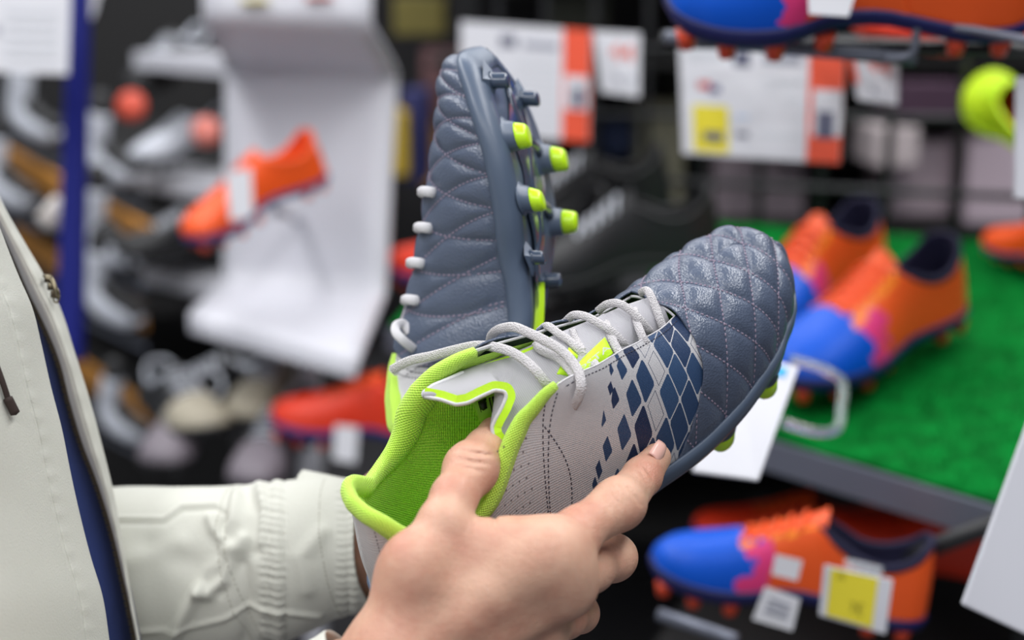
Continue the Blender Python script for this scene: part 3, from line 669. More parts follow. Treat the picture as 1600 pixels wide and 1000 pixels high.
def hand_field(palm,fingers,extra=(),kp=.013,kf=.005,kj=.004,creases=(),flat=()):
    def f(P):
        s=P.shape[:-1]; P=P.reshape(-1,3); d=None
        for ch in palm:
            c=chain(ch)
            for (a,ra),(b,rb) in zip(c[:-1],c[1:]):
                v=sd_cone(P,a,b,ra,rb); d=v if d is None else smin(d,v,kp)
        for ch in fingers:
            c=chain(ch); e=None
            for (a,ra),(b,rb) in zip(c[:-1],c[1:]):
                v=sd_cone(P,a,b,ra,rb); e=v if e is None else smin(e,v,kj)
            d=smin(d,e,kf)
        for (px,py,D,r,k) in extra:
            c,rr=J(px,py,D,r); d=smin(d,np.linalg.norm(P-c,axis=-1)-rr,k)
        for (p0,p1,D,w,dep) in creases:
            a=cv(*p0,D);b=cv(*p1,D); ba=b-a; h=np.clip(((P-a)@ba)/(ba@ba),0,1); q=P-a-h[:,None]*ba; q2=np.linalg.norm(q[:,:2],axis=1)
            d=d+dep*np.exp(-(q2/w)**2)*(np.abs(q[:,2])<.02)*np.sin(np.pi*np.clip(h,.02,.98))
        return d.reshape(s)
    return f
RH_palm=[[(500,1160,.70,92),(610,1035,.69,76)],
 [(602,1010,.69,52),(646,905,.69,50),(690,818,.698,36)],
 [(625,1020,.69,56),(850,862,.70,44)],
 [(640,1050,.70,54),(876,925,.71,42)],
 [(640,1085,.715,50),(848,985,.725,38)],
 [(640,1110,.73,46),(800,1040,.74,34)],
 [(655,900,.700,50),(800,905,.703,50)],[(715,845,.700,38),(800,856,.702,38),(850,858,.705,36)]]
RH_f=[[(690,816,.698,36),(710,776,.712,36),(738,733,.732,36),(757,702,.748,31),(771,676,.762,25)],
 [(850,862,.70,38),(905,828,.715,37),(968,788,.737,37),(1003,745,.762,30),(1026,715,.781,23)],
 [(876,925,.71,38),(925,890,.735,34),(955,872,.762,33),(930,835,.82,28),(890,815,.845,22)],
 [(848,985,.725,36),(885,965,.745,31),(905,958,.77,30),(885,925,.83,27),(850,905,.855,21)],
 [(800,1040,.74,32),(840,1030,.765,28),(855,1020,.785,26),(835,990,.83,24),(800,975,.85,18)]]
RH_x=[(720,960,.690,24,.010),(770,930,.692,18,.010),(815,890,.690,22,.012),(640,870,.683,26,.016),(858,856,.692,34,.014),(893,920,.703,32,.012),(880,880,.698,40,.02),(733,731,.732,32,.012),(968,784,.732,33,.010),(962,870,.758,31,.008)]
CR=[((950,765),(975,800),.715,.0009,.0012),((962,756),(990,798),.72,.0008,.0011),((974,750),(1002,792),.73,.0009,.0011),((938,775),(962,812),.71,.0009,.0008),((706,716),(772,730),.71,.0009,.0012),((712,704),(776,716),.715,.0008,.001),((698,728),(764,744),.70,.0008,.001),((1000,718),(1022,752),.755,.0008,.001),((770,806),(776,830),.69,.0012,.0014),((964,742),(1004,792),.735,.0007,.0007),((700,700),(786,712),.73,.0007,.0006),((748,800),(790,790),.70,.0012,.0012),((986,722),(1018,756),.755,.0007,.0006),((940,845),(985,862),.74,.0008,.0006),((948,752),(994,808),.72,.0007,.0007),((956,745),(1000,800),.73,.0006,.0006),((936,762),(980,818),.715,.0006,.0004),
    ((700,722),(770,735),.70,.0008,.0008),((706,712),(775,724),.70,.0006,.0006),((697,732),(762,746),.70,.0006,.0006)]
fR=hand_field(RH_palm,RH_f,RH_x,creases=CR)
def bounds(chs,pad=.006):
    P=np.array([cv(j[0],j[1],j[2]) for c in chs for j in c]); r=max(j[3]*j[2]/F for c in chs for j in c); return P.min(0)-pad-.02,P.max(0)+pad+.02
lo,hi=bounds(RH_palm+RH_f); lo[1]=max(lo[1],cv(0,1240,.70)[1])
V1,F1=surface_nets(fR,lo,hi,.0011)
LH_palm=[[(380,870,.93,74),(565,850,.925,66)],[(565,850,.92,58),(615,785,.915,52),(655,745,.905,50)],[(560,830,.93,56),(610,790,.93,50)],[(580,880,.93,50),(690,800,.93,44)],[(600,830,.93,50),(680,780,.925,46)]]
LH_f=[[(655,745,.905,34),(700,725,.885,28),(730,700,.87,24)],[(660,750,.93,30),(700,700,.965,26),(740,690,.975,22)],[(690,790,.935,32),(735,760,.975,26),(760,735,.975,22)],[(690,810,.935,30),(745,810,.965,25),(775,790,.965,22)],[(680,830,.93,26),(725,850,.955,22),(755,845,.955,18)]]
fL=hand_field(LH_palm,LH_f); lo,hi=bounds(LH_palm+LH_f); V2,F2=surface_nets(fL,lo,hi,.002)
# coarse trunk and arms under the clothes, same mesh
def wj(x,y,z,r): return np.array([x,y,z]),r
TR=[(wj(-.47,.66,1.38,.075),wj(-.47,.66,1.00,.125),.06),(wj(-.47,.56,1.28,.085),wj(-.47,.80,1.28,.085),.05),(wj(-.47,.53,1.26,.055),wj(-.40,.46,.98,.045),.03),(wj(-.47,.82,1.26,.055),wj(-.40,.90,1.02,.045),.03)]
LW=c2w(cv(420,865,.93)); RW=c2w(cv(540,1110,.70))
TR+= [((np.array([-.40,.90,1.02]),.045),(LW,.036),.03),((np.array([-.40,.46,.98]),.045),(RW,.036),.03)]
def fT(P):
    s=P.shape[:-1]; P=P.reshape(-1,3); d=None
    for (a,ra),(b,rb),k in TR:
        v=sd_cone(P,a,b,ra,rb); d=v if d is None else smin(d,v,k)
    return d.reshape(s)
V3,F3=surface_nets(fT,np.array([-.62,.38,.84]),np.array([.02,1.02,1.52]),.009)
person=empty('person',(-.47,.66,.86)); tag(person,'person in a pale beige zipped jacket over a navy top, holding the two football boots','person')
skin=mat('skin',srgb(206,158,134),.42,sss=.18,spec=.45); g=NG(skin); tc_=g.n('ShaderNodeTexCoord')
def tex(kind,sc,**k):
    n=g.n(kind); n.inputs['Scale'].default_value=sc; g.l(tc_.outputs['Object'],n.inputs['Vector'])
    for a,v in k.items(): setattr(n,a,v)
    return n
n1=tex('ShaderNodeTexNoise',42); n1.inputs['Detail'].default_value=4; n2=tex('ShaderNodeTexNoise',160)
f=g.mth('MULTIPLY',g.mth('SUBTRACT',n1.outputs['Fac'],.38),3.2); f=g.mth('MINIMUM',g.mth('MAXIMUM',f,0.),1.)
c=g.mix(f,srgb(212,168,144),srgb(192,132,112)); c=g.mix(g.mth('MULTIPLY',n2.outputs['Fac'],.3),c,srgb(222,178,152)); g.l(c,skin.node_tree.nodes['Principled BSDF'].inputs['Base Color'])
v1=tex('ShaderNodeTexVoronoi',620,feature='DISTANCE_TO_EDGE'); v2=tex('ShaderNodeTexNoise',300); v2.inputs['Detail'].default_value=6; v3=tex('ShaderNodeTexNoise',90); v3.inputs['Detail'].default_value=3
g.bump(g.mth('ADD',g.mth('ADD',g.mth('MULTIPLY',g.mth('MINIMUM',v1.outputs['Distance'],.15),1.6),g.mth('MULTIPLY',v2.outputs['Fac'],.8)),g.mth('MULTIPLY',v3.outputs['Fac'],1.2)),.55,.0008)
V=np.vstack([c2w(V1),c2w(V2),V3]); Fb=np.vstack([F1,F2+len(V1),F3+len(V1)+len(V2)])
body=link('body',mesh_np(V,Fb),skin,person,world=True)
sm=body.modifiers.new('smooth','SMOOTH'); sm.factor=.5; sm.iterations=2
# nails
nail_m=mat('fingernail_pink',srgb(226,176,164),.25,spec=.6,sss=.1)
def nail(c,ax,nr,w,l):
    C=at(*c); a=at(*ax)-C; a/=np.linalg.norm(a); nn=RC@np.array(nr,float); nn-=a*(nn@a); nn/=np.linalg.norm(nn); bb=np.cross(nn,a); V=[]
    for i in range(9):
        for j in range(9):
            u=i/4-1; v=j/4-1; k=math.sqrt(max(0,1-.35*u*u*(1 if u>0 else .5))); V.append(C+a*u*l+bb*v*w*k-nn*(v*v*.0028+u*u*.0006))
    o=link('fingernail',mesh_np(V,gridF(9,9)),nail_m,person,world=True); m=o.modifiers.new('t','SOLIDIFY'); m.thickness=.0007; m.offset=0
nail((1034,707,.7665),(1040,698,.770),(.75,.10,.65),.0052,.0062)
nail((770,676,.7515),(775,665,.756),(.25,.15,1.),.005,.0055)
# ------------------------------------------------------------------ clothes
def cloth_mat(name,c,c2,sc=900):
    m=mat(name,c,.85,sheen=.15,noise=(9,c2,5),bump=('noise',sc,.35)); return m
jk=cloth_mat('pale_beige_cotton',srgb(200,200,191),srgb(193,193,184)); navy=cloth_mat('navy_knit',srgb(26,44,98),srgb(34,54,116),700)
seamthread=mat('beige_thread',srgb(134,130,114),.8); brass=mat('dark_brass_zip',srgb(120,112,92),.35,metal=.9); dkcord=mat('dark_brown_cord',srgb(48,34,30),.8)
C_S=np.array([(586,850,.912,100),(540,852,.918,106),(500,858,.92,112),(440,872,.925,122),(400,882,.93,128),(340,893,.935,135),(280,898,.94,138),(200,905,.945,144),(100,925,.955,155),(0,960,.965,165),(-110,990,.97,180),(-190,985,.96,185),(-230,900,.95,190),(-240,780,.94,190)],float)
def sleeve(name,CS,RIDGES,nu,nv,flat=.85,parent=None,cuffshape=None):
    s=np.r_[0,np.cumsum(np.linalg.norm(np.diff(CS[:,:2],axis=0),axis=1))]; S=cub(s,CS,np.linspace(0,s[-1],nu))
    C=at_np(S[:,:3]); r=S[:,3]*S[:,2]/F; T,N,B=frames(C,up=RC[:,1]+0*C)
    th=np.linspace(0,2*np.pi,nv,endpoint=False)
    R=C[:,None]+(N[:,None]*np.cos(th)[None,:,None]+B[:,None]*np.sin(th)[None,:,None]*flat)*r[:,None,None]
    out=(N[:,None]*np.cos(th)[None,:,None]+B[:,None]*np.sin(th)[None,:,None])
    cam=(R-TC)@RC; pxx=800+F*cam[...,0]/-cam[...,2]; pyy=500-F*cam[...,1]/-cam[...,2]
    d=.0014*vnoise(R,26,3)+.0009*vnoise(R,60,5); d=np.maximum(d,-.003)
    for pts,w,a in RIDGES:
        pts=np.array(pts,float); best=np.full(pxx.shape,1e9)
        for p,q in zip(pts[:-1],pts[1:]):
            v=q-p; t=np.clip(((pxx-p[0])*v[0]+(pyy-p[1])*v[1])/(v@v),0,1); best=np.minimum(best,np.hypot(pxx-p[0]-t*v[0],pyy-p[1]-t*v[1]))
        d=d+a*np.exp(-(best/w)**2)
    R=R+out*d[...,None]; return R,pxx,pyy
RID=[([(372,773),(365,813),(347,838),(336,827),(330,812)],10,.0045),([(362,856),(329,892),(297,946),(268,996)],10,.005),([(383,842),(354,906),(326,928),(311,924)],9,.005),
 ([(378,872),(385,935),(384,1000)],13,-.004),([(352,815),(350,832)],7,-.004),([(345,870),(322,905)],9,-.004),([(371,880),(345,925)],8,-.003),
 ([(218,988),(279,984),(347,968),(390,948),(430,955),(500,962)],3.5,.0022),([(182,816),(257,816),(286,797),(336,793),(352,803)],3.5,-.002),([(182,811),(257,811),(284,790),(336,787)],3,.0014),
 ([(421,700),(424,1060)],2.2,-.0012),([(444,700),(447,1060)],2.2,-.0012),([(432,700),(436,1060)],7,.0012),([(541,700),(545,1060)],2.2,-.0012),([(553,700),(557,1060)],7,.0011),
 ([(385,775),(400,800),(398,860)],12,-.0035),([(405,760),(412,790),(408,850)],8,.003),([(505,830),(470,870),(480,920)],13,.0025),([(230,850),(300,880)],22,-.002),([(190,880),(280,850)],18,.002)]
for k in range(22):
    y=762+k*11+random.uniform(-2,2); RID.append(([(408,y),(424,y+1)],3.2,.0014)); RID.append(([(425,y+3),(443,y+4)],3.0,.0012)); RID.append(([(528,y+2),(541,y+3)],3.2,.0009)); RID.append(([(544,y),(560,y)],3.,.0009))
R,px_,py_=sleeve('s',C_S,RID,300,200)
n0,n1=R.shape[:2]
# the cuff is turned in at its mouth
inn=[]
cc=R[0].mean(0)
for k,(sc,sh) in enumerate(((.985,-.0012),(.955,.001),(.94,.02),(.93,.05))): inn.append(cc+(R[0]-cc)*sc+(R[8]-R[0])*(sh/np.linalg.norm(R[8]-R[0],axis=1,keepdims=True)))
Rf=np.concatenate([np.array(inn)[::-1],R],0)
sl=link('sleeve',mesh_np(Rf.reshape(-1,3),gridF(len(Rf),n1,0,wrap=True)),jk,person,world=True)
mb=MB()
def cloth_stitch(mb,P,Nv,step,ln,r):
    s=np.r_[0,np.cumsum(np.linalg.norm(np.diff(P,axis=0),axis=1))]; 
    for t in np.arange(step/2,s[-1],step):
        i=min(np.searchsorted(s,t),len(P)-1); T=P[i]-P[i-1]; T/=np.linalg.norm(T)+1e-9; lozenge(mb,P[i],T,Nv[i],ln,r)
for iu in (np.argmin(np.abs(px_[:,100]-421)),np.argmin(np.abs(px_[:,100]-444)),np.argmin(np.abs(px_[:,100]-541))):
    ring=R[iu]; c=ring.mean(0); Nn=ring-c; Nn/=np.linalg.norm(Nn,axis=1,keepdims=True); cloth_stitch(mb,ring,Nn,.0030,.0010,.0003)
tag(mb.build('stitching',seamthread,sl,world=True),kind='stuff')
# near sleeve (right arm)
C_R=np.array([(566,1074,.70,104),(540,1092,.70,108),(500,1118,.70,112),(420,1170,.70,125),(300,1230,.70,140),(150,1290,.70,155),(0,1300,.69,165),(-180,1260,.66,170),(-330,1150,.64,175),(-400,1000,.63,180)],float)
R2,_,_=sleeve('s',C_R,[([(500,985),(560,1010)],9,.001)],120,120,.9)
cc=R2[0].mean(0); inn=[cc+(R2[0]-cc)*sc+(R2[4]-R2[0])/np.linalg.norm(R2[4]-R2[0],axis=1,keepdims=True)*sh for sc,sh in((.985,-.0012),(.955,.001),(.94,.02),(.93,.05))][::-1]
R2f=np.concatenate([np.array(inn),R2],0); link('sleeve',mesh_np(R2f.reshape(-1,3),gridF(len(R2f),120,0,wrap=True)),jk,person,world=True)
# front panels
E1=[(-60,180),(-22,290),(10,380),(31,433),(52,482),(66,538),(80,601),(98,671),(112,741),(126,804),(144,874),(161,930),(172,1000),(182,1080),(196,1200)]
E1=spline(E1,240)-[4,0]
def hprof(dx,D0,D1,s): return D0+(D1-D0)*(1-np.exp(-dx/s))
dx=np.r_[np.linspace(0,60,90),np.linspace(62,560,110)]
Pn=np.zeros((240,len(dx),3)); Pn[...,0]=E1[:,None,0]-dx[None]; Pn[...,1]=E1[:,None,1]+dx[None]*.06; Pn[...,2]=hprof(dx,.80,.62,210.)[None]
Wn=at_np(Pn)
tx=Pn[...,0]; ty=Pn[...,1]
d=.0030*vnoise(Wn,34,19)+.0013*vnoise(Wn,75,20)+.0015*vnoise(Wn,48,12)
d+=-.0014*np.exp(-((dx[None]-36)/2.2)**2)+.0012*np.exp(-((dx[None]-20)/13)**2)-.0014*np.exp(-((dx[None]-41)/3)**2)
yy=np.arange(240)[:,None]; pk=sum(np.exp(-((yy-k)/1.8)**2) for k in range(0,240,7)); d+=.0008*pk*np.exp(-((dx[None]-30)/9)**2)
d+=.004*np.exp(-((tx-20-(ty-500)*.25)/22)**2)*np.exp(-((ty-640)/120)**2)-.004*np.exp(-((tx-50-(ty-500)*.22)/14)**2)*np.exp(-((ty-560)/90)**2)
tc_=TC-Wn; tc_/=np.linalg.norm(tc_,axis=-1,keepdims=True); Wn=Wn+tc_*d[...,None]
pn=link('jacket_front',mesh_np(Wn.reshape(-1,3),gridF(240,len(dx))),jk,person,world=True); m=pn.modifiers.new('thickness','SOLIDIFY'); m.thickness=.0022; m.offset=0
mb=MB(); c_=Wn[:,np.argmin(np.abs(dx-37))]; cloth_stitch(mb,spline(c_,900)+tc_[0,0]*.0008,np.tile(tc_[120,30],(900,1)),.0030,.0010,.0003)
tag(mb.build('stitching',seamthread,pn,world=True),kind='stuff')
FO=spline([(-45,180),(-25,250),(0,314),(35,377),(66,430),(91,479),(115,552),(137,622),(158,699),(175,769),(189,846),(203,930),(216,1000),(232,1090),(250,1200)],240)
FI=spline([(-60,180),(-40,250),(-10,330),(20,395),(50,463),(70,503),(96,566),(112,629),(131,692),(155,755),(177,825),(195,900),(209,965),(221,1030),(230,1120),(238,1200)],240)
t=np.linspace(0,1,30)
rows=[]
for k,tt in enumerate(t):   # inner edge -> outer edge, rolled outwards
    X=FI*(1-tt)+FO*tt; Dd=.868-.012*np.sin(np.pi*min(1,tt*1.05)); rows.append(np.c_[X,np.full(240,Dd)])
for k in range(1,30):       # turns back round the far side of the chest
    a=k/29; X=FO.copy(); X[:,0]+=3*np.sin(np.pi*min(1,a*3))-260*a**1.6; rows.append(np.c_[X,np.full(240,.868+.12*a**.8)])
Pf=np.stack(rows,1); Wf=at_np(Pf); tc2=TC-Wf; tc2/=np.linalg.norm(tc2,axis=-1,keepdims=True)
dd=.0012*vnoise(Wf,30,21)+.0007*vnoise(Wf,90,22); dd[:,:30]+=(-.0012*np.exp(-((t-.45)/.05)**2))[None]
dd[:,:30]+=.0007*np.sin(np.arange(240)*.55)[:,None]*np.exp(-((t[None]-.75)/.2)**2)
Wf=Wf+tc2*dd[...,None]
fp=link('jacket_front',mesh_np(Wf.reshape(-1,3),gridF(240,59)),jk,person,world=True); m=fp.modifiers.new('thickness','SOLIDIFY'); m.thickness=.002; m.offset=0
mb=MB(); c_=spline(Wf[:,13],900); cloth_stitch(mb,c_+tc2[120,13]*.0006,np.tile(tc2[120,13],(900,1)),.0030,.0010,.0003); tag(mb.build('stitching',seamthread,fp,world=True),kind='stuff')
# zip tape and teeth along the inner edge of the far front
tp=at_np(np.c_[FI,np.full(240,.8665)]); tr=at_np(np.c_[FI-[6.5,0],np.full(240,.870)])
tape=link('zip_tape',mesh_np(np.stack([tp,tr],1).reshape(-1,3),gridF(240,2)),mat('brown_zip_tape',srgb(88,74,58),.85),person,world=True); m=tape.modifiers.new('t','SOLIDIFY'); m.thickness=.0008
mb=MB(); tt=spline(tr,1000); s=np.r_[0,np.cumsum(np.linalg.norm(np.diff(tt,axis=0),axis=1))]
for q in np.arange(.0,s[-1],.0023):
    i=min(np.searchsorted(s,q),998)+0; T=tt[i+1]-tt[i]; T/=np.linalg.norm(T); side=RC[:,0]; nn=np.cross(T,side); R3=np.stack([side,T,nn],1); mb.box(tt[i],(.0013,.0006,.0007),R3)
tag(mb.build('zip_teeth',brass,tape,world=True,smooth=False),kind='stuff')
# pull tab sticking out past the far edge
mb=MB(); pl=cam_curve([(70,431,.862),(78,433,.858),(86,448,.856),(90,466,.856)]); mb.add(*tube_np(spline(pl,20),.0011,.0017,8)); 
for a in(0,1,2): c=cam_curve([(74+a*5,436+a*12,.857)])[0]; mb.box(c,(.0016,.0022,.0012),RC)
rg=[(88+5*math.cos(k*.7),462+11*math.sin(k*.7),.856) for k in range(10)]; mb.add(*tube_np(spline(cam_curve(rg),30),.0006,.0006,6)); mb.build('zip_pull',brass,person,world=True)
# navy top
U=np.linspace(0,1,120)
A_=np.c_[E1[::2]-[45,0],np.full(120,.845)]; B_=np.c_[FI[::2]+[3,0],np.full(120,.885)]
t=np.linspace(0,1,24); P=A_[:,None]*(1-t)[None,:,None]+B_[:,None]*t[None,:,None]; P[...,2]-=.008*np.sin(np.pi*t)[None]
Wt=at_np(P); P2=np.array(A_); rows=[Wt]
left=np.stack([np.c_[A_[:,0]-q,A_[:,1],np.full(120,.845-.05*(q/300))] for q in (300,200,100)],1); Wt=np.concatenate([at_np(left),Wt],1)
tpp=link('top',mesh_np(Wt.reshape(-1,3),gridF(120,27)),navy,person,world=True); m=tpp.modifiers.new('t','SOLIDIFY'); m.thickness=.0015; m.offset=0
# drawstring end
mb=MB(); mb.add(*tube_np(spline(cam_curve([(-30,520,.745),(-8,565,.742),(5,600,.742),(14,628,.744)]),24),.0016,.0016,8)); mb.add(*tube_np(spline(cam_curve([(12,622,.743),(24,646,.745)]),6),.0026,.0026,10)); mb.build('drawcord',dkcord,person,world=True)
# ------------------------------------------------------------------ the shop behind: real sizes, standing further off
MIP=np.array(MC.inverted())
def plane3(a,b,c): n=np.cross(b-a,c-a); return a,n/np.linalg.norm(n)
def on_plane(px,py,pl): d=RC@cv(px,py,1.); return TC+d*(((pl[0]-TC)@pl[1])/(d@pl[1]))
def slab(name,pts,th,m,parent=None,bevel=0,back=True):
    """a board with four given corner points and a thickness away from the camera"""
    P=np.array(pts,float); n=np.cross(P[1]-P[0],P[3]-P[0]); n/=np.linalg.norm(n)
    if n@(TC-P[0])>0: n=-n
    V=np.vstack([P,P+n*th]); Fc=[[0,1,2,3],[7,6,5,4],[0,4,5,1],[1,5,6,2],[2,6,7,3],[3,7,4,0]]
    me=mesh_np(V,Fc) if parent is None else mesh_np(V,Fc)
    o=link(name,me,m,parent,world=parent is not None,smooth=False)
    if parent is None:
        c=Vector(P.mean(0)); me.transform(Matrix.Translation(-c)); o.location=c
    if bevel: k=o.modifiers.new('b','BEVEL'); k.width=bevel; k.segments=2
    return o
white=mat('white_acrylic',srgb(208,208,216),.35); paper=mat('white_card',srgb(214,214,220),.5); ink=mat('grey_print',srgb(150,152,165),.7); inkd=mat('dark_print',srgb(86,88,110),.7)
red=mat('red_print',srgb(232,84,52),.5); yel=mat('yellow_card',srgb(226,210,48),.5); dark=mat('black_metal',srgb(30,31,34),.45); grey=mat('grey_steel',srgb(112,116,130),.4,metal=.4)
wood=mat('ochre_wood_edge',srgb(176,120,48),.5); bluep=mat('blue_painted_metal',srgb(6,18,104),.6,spec=.2); clear=mat('clear_plastic',(.9,.95,1),.08,trans=.85); 
turfm=mat('green_artificial_turf',srgb(0,124,46),.9,spec=.1,noise=(45,srgb(0,98,34),5),bump=('noise',260,1.)); darkgap=mat('near_black_paint',srgb(18,17,18),.7)
# structure
fl=slab('floor',[(-5,-2,0),(5,-2,0),(5,6.2,0),(-5,6.2,0)],.05,mat('grey_floor',srgb(90,88,90),.4)); fl['kind']='structure'
wl=slab('wall_back',[(-5,6,0),(5,6,0),(5,6,3),(-5,6,3)],.05,mat('dark_wall',srgb(46,44,46),.8,noise=(3,srgb(30,29,32),3))); wl['kind']='structure'
wl=slab('wall_right',[(2.8,-2,0),(2.8,6,0),(2.8,6,3),(2.8,-2,3)],.05,mat('dark_wall_side',srgb(60,56,58),.8)); wl['kind']='structure'
# turf covered display shelf on the right
pA=at(1560,790,1.28); pB=at(590,505,2.03); pC=at(1600,385,1.9); PL=plane3(pA,pB,pC)
if PL[1][2]<0: PL=(PL[0],-PL[1])
fr=on_plane(1900,890,PL); fl_=on_plane(612,511,PL); bk_l=on_plane(780,330,PL); bk_r=on_plane(1900,405,PL)
cen=Vector((fr+fl_+bk_l+bk_r)/4); shelf=empty('display_shelf',cen); tag(shelf,'dark display shelf with grey steel front edge under the green turf','shelf')
dn=np.array([0,0,-.022]); 
def prism(mb,P,h):   # P: 4 ground points, extruded by vector h
    P=np.array(P); V=np.vstack([P,P+h]); mb.add(V,[[0,1,2,3],[7,6,5,4],[0,4,5,1],[1,5,6,2],[2,6,7,3],[3,7,4,0]])
quad=np.array([fr,fl_,bk_l,bk_r])
mb=MB(); prism(mb,quad+[0,0,-.006],dn); mb.build('board',dark,shelf,world=True,smooth=False)
u=fr-fl_; u/=np.linalg.norm(u); outn=np.cross(u,[0,0,1.]); outn=outn if outn@(TC-fr)>0 else -outn
mb=MB(); e0=fl_+outn*.002; e1=fr+outn*.002; prism(mb,[e0+[0,0,.0],e1+[0,0,.0],e1+outn*.008+[0,0,.0],e0+outn*.008],np.array([0,0,-.032])); mb.build('front_edge',grey,shelf,world=True,smooth=False)
nu,nv=70,60; a=np.linspace(0,1,nu)[:,None,None]; b_=np.linspace(0,1,nv)[None,:,None]; a=a*.66+.34; Tg=(quad[1]*(1-a)+quad[0]*a)*(1-b_)+(quad[2]*(1-a)+quad[3]*a)*b_; Tg=Tg+[0,0,.002]; Tg[...,2]+=.0015*vnoise(Tg,90,3)
turf=link('turf_mat',mesh_np(Tg.reshape(-1,3)-np.array(cen),gridF(nu,nv)),turfm); turf.location=cen; k=turf.modifiers.new('t','SOLIDIFY'); k.thickness=.005; k.offset=0
tag(turf,'green artificial turf mat lying on the display shelf','turf mat'); turf['kind']='stuff'
# blades
mb=MB(); Vb=[];Fb_=[]; nb=26000; ra=rng.random((nb,2)); ra[:,0]=ra[:,0]*.66+.34; base=(quad[1]*(1-ra[:,:1])+quad[0]*ra[:,:1])*(1-ra[:,1:])+(quad[2]*(1-ra[:,:1])+quad[3]*ra[:,:1])*ra[:,1:]
ang=rng.random(nb)*6.28; sd=np.stack([np.cos(ang),np.sin(ang),0*ang],1)*.0009; tip=base+np.stack([rng.normal(0,.003,nb),rng.normal(0,.003,nb),.009+rng.random(nb)*.004],1)
Vb=np.stack([base-sd,base+sd,tip],1).reshape(-1,3); o=link('turf_blades',mesh_np(Vb-np.array(cen),np.arange(nb*3).reshape(-1,3)),turfm,turf,smooth=False); o['kind']='stuff'
a=np.linspace(0,.06,12)[:,None,None]; b_=np.linspace(0,1,20)[None,:,None]; T2=(quad[1]*(1-a)+quad[0]*a)*(1-b_)+(quad[2]*(1-a)+quad[3]*a)*b_+[0,0,.002]
t2_=link('turf_mat',mesh_np(T2.reshape(-1,3)-np.array(T2[0,0]),gridF(12,20)),turfm); t2_.location=T2[0,0]; k=t2_.modifiers.new('t','SOLIDIFY'); k.thickness=.005; k.offset=0; tag(t2_,'narrow green turf strip at the far left end of the shelf, beside the white stand','turf mat')
# grid wall standing at the back edge of the shelf
gw=empty('grid_wall',Vector(bk_r)); tag(gw,'dark steel grid panel wall behind the turf shelf','grid wall')
g0=bk_l+[0,0,-.3]; g1=bk_r+[0,0,-.3]; gu=(g1-g0); gl=np.linalg.norm(gu); gu/=gl; off_=np.array([0,.02,0]); hgt=1.1
def bar(name,a,b,r,m,parent): mb=MB(); mb.add(*tube_np(np.array([a,(a+b)/2,b]),r,r,8)); return mb.build(name,m,parent,world=True)
zt=lambda P: P
nbar=int(gl/.105)
for i in range(nbar+1): p=g0+gu*(i*.105)+off_; bar('upright_wire',p,p+[0,0,hgt+.25],.0065,dark,gw)
for j in range(11): z=[0,0,.10+j*.105]; 
for j in range(12): bar('cross_wire',g0+off_*.6+[0,0,.05+j*.105],g1+off_*.6+[0,0,.05+j*.105],.0055,dark,gw)
for P_ in (quad[1]*.94+quad[3]*.06,quad[0]*.9+quad[2]*.1,quad[2]*.94+quad[0]*.06,quad[3]*.94+quad[1]*.06):
    a_=np.array(P_)-[0,0,.03]; bar('leg',a_,np.array([a_[0],a_[1],0.]),.014,dark,shelf)
# boots of the shop
def flame(name,ca,cb,cp,u0,du=1.6,rough=.45):
    m=mat(name,ca,rough,spec=.3); g=NG(m); u,v=g.uv(); tc=g.n('ShaderNodeTexCoord'); n=g.n('ShaderNodeTexNoise'); n.inputs['Scale'].default_value=42; n.inputs['Detail'].default_value=3; g.l(tc.outputs['Object'],n.inputs['Vector'])
    t=g.mth('ADD',g.mth('SUBTRACT',u,u0),g.mth('MULTIPLY',g.mth('SUBTRACT',n.outputs['Fac'],.5),7.))
    f1=g.mth('GREATER_THAN',t,du); f2=g.mth('GREATER_THAN',t,-.9); c=g.mix(f2,ca,cp); c=g.mix(f1,c,cb); yv=g.mth('MULTIPLY',g.mth('MULTIPLY',g.mth('LESS_THAN',g.mth('ADD',v,g.mth('MULTIPLY',n.outputs['Fac'],3.)),4.9),g.mth('GREATER_THAN',u,9.)),g.mth('SUBTRACT',1.,f1)); c=g.mix(g.mth('MULTIPLY',yv,.75),c,srgb(255,150,30)); g.l(c,g.b.inputs['Base Color']); return m
ORG=srgb(240,92,36); BLU=srgb(0,84,204); PNK=srgb(228,62,128)
fb=flame('orange_pink_blue_upper',ORG,BLU,PNK,17.5); collar_navy=mat('dark_navy_knit',srgb(22,20,54),.8); orange=mat('orange_upper',srgb(244,88,24),.45); orangesole=mat('orange_plastic',srgb(226,74,40),.35)
redm=mat('red_upper',srgb(226,54,22),.5); blk=mat('charcoal_upper',srgb(30,30,33),.5); gry=mat('pale_grey_panel',srgb(206,210,220),.5); navys=mat('navy_plastic',srgb(24,34,112),.4); limem=mat('lime_upper',srgb(196,230,30),.45); beige=mat('beige_panel',srgb(168,160,142),.6)
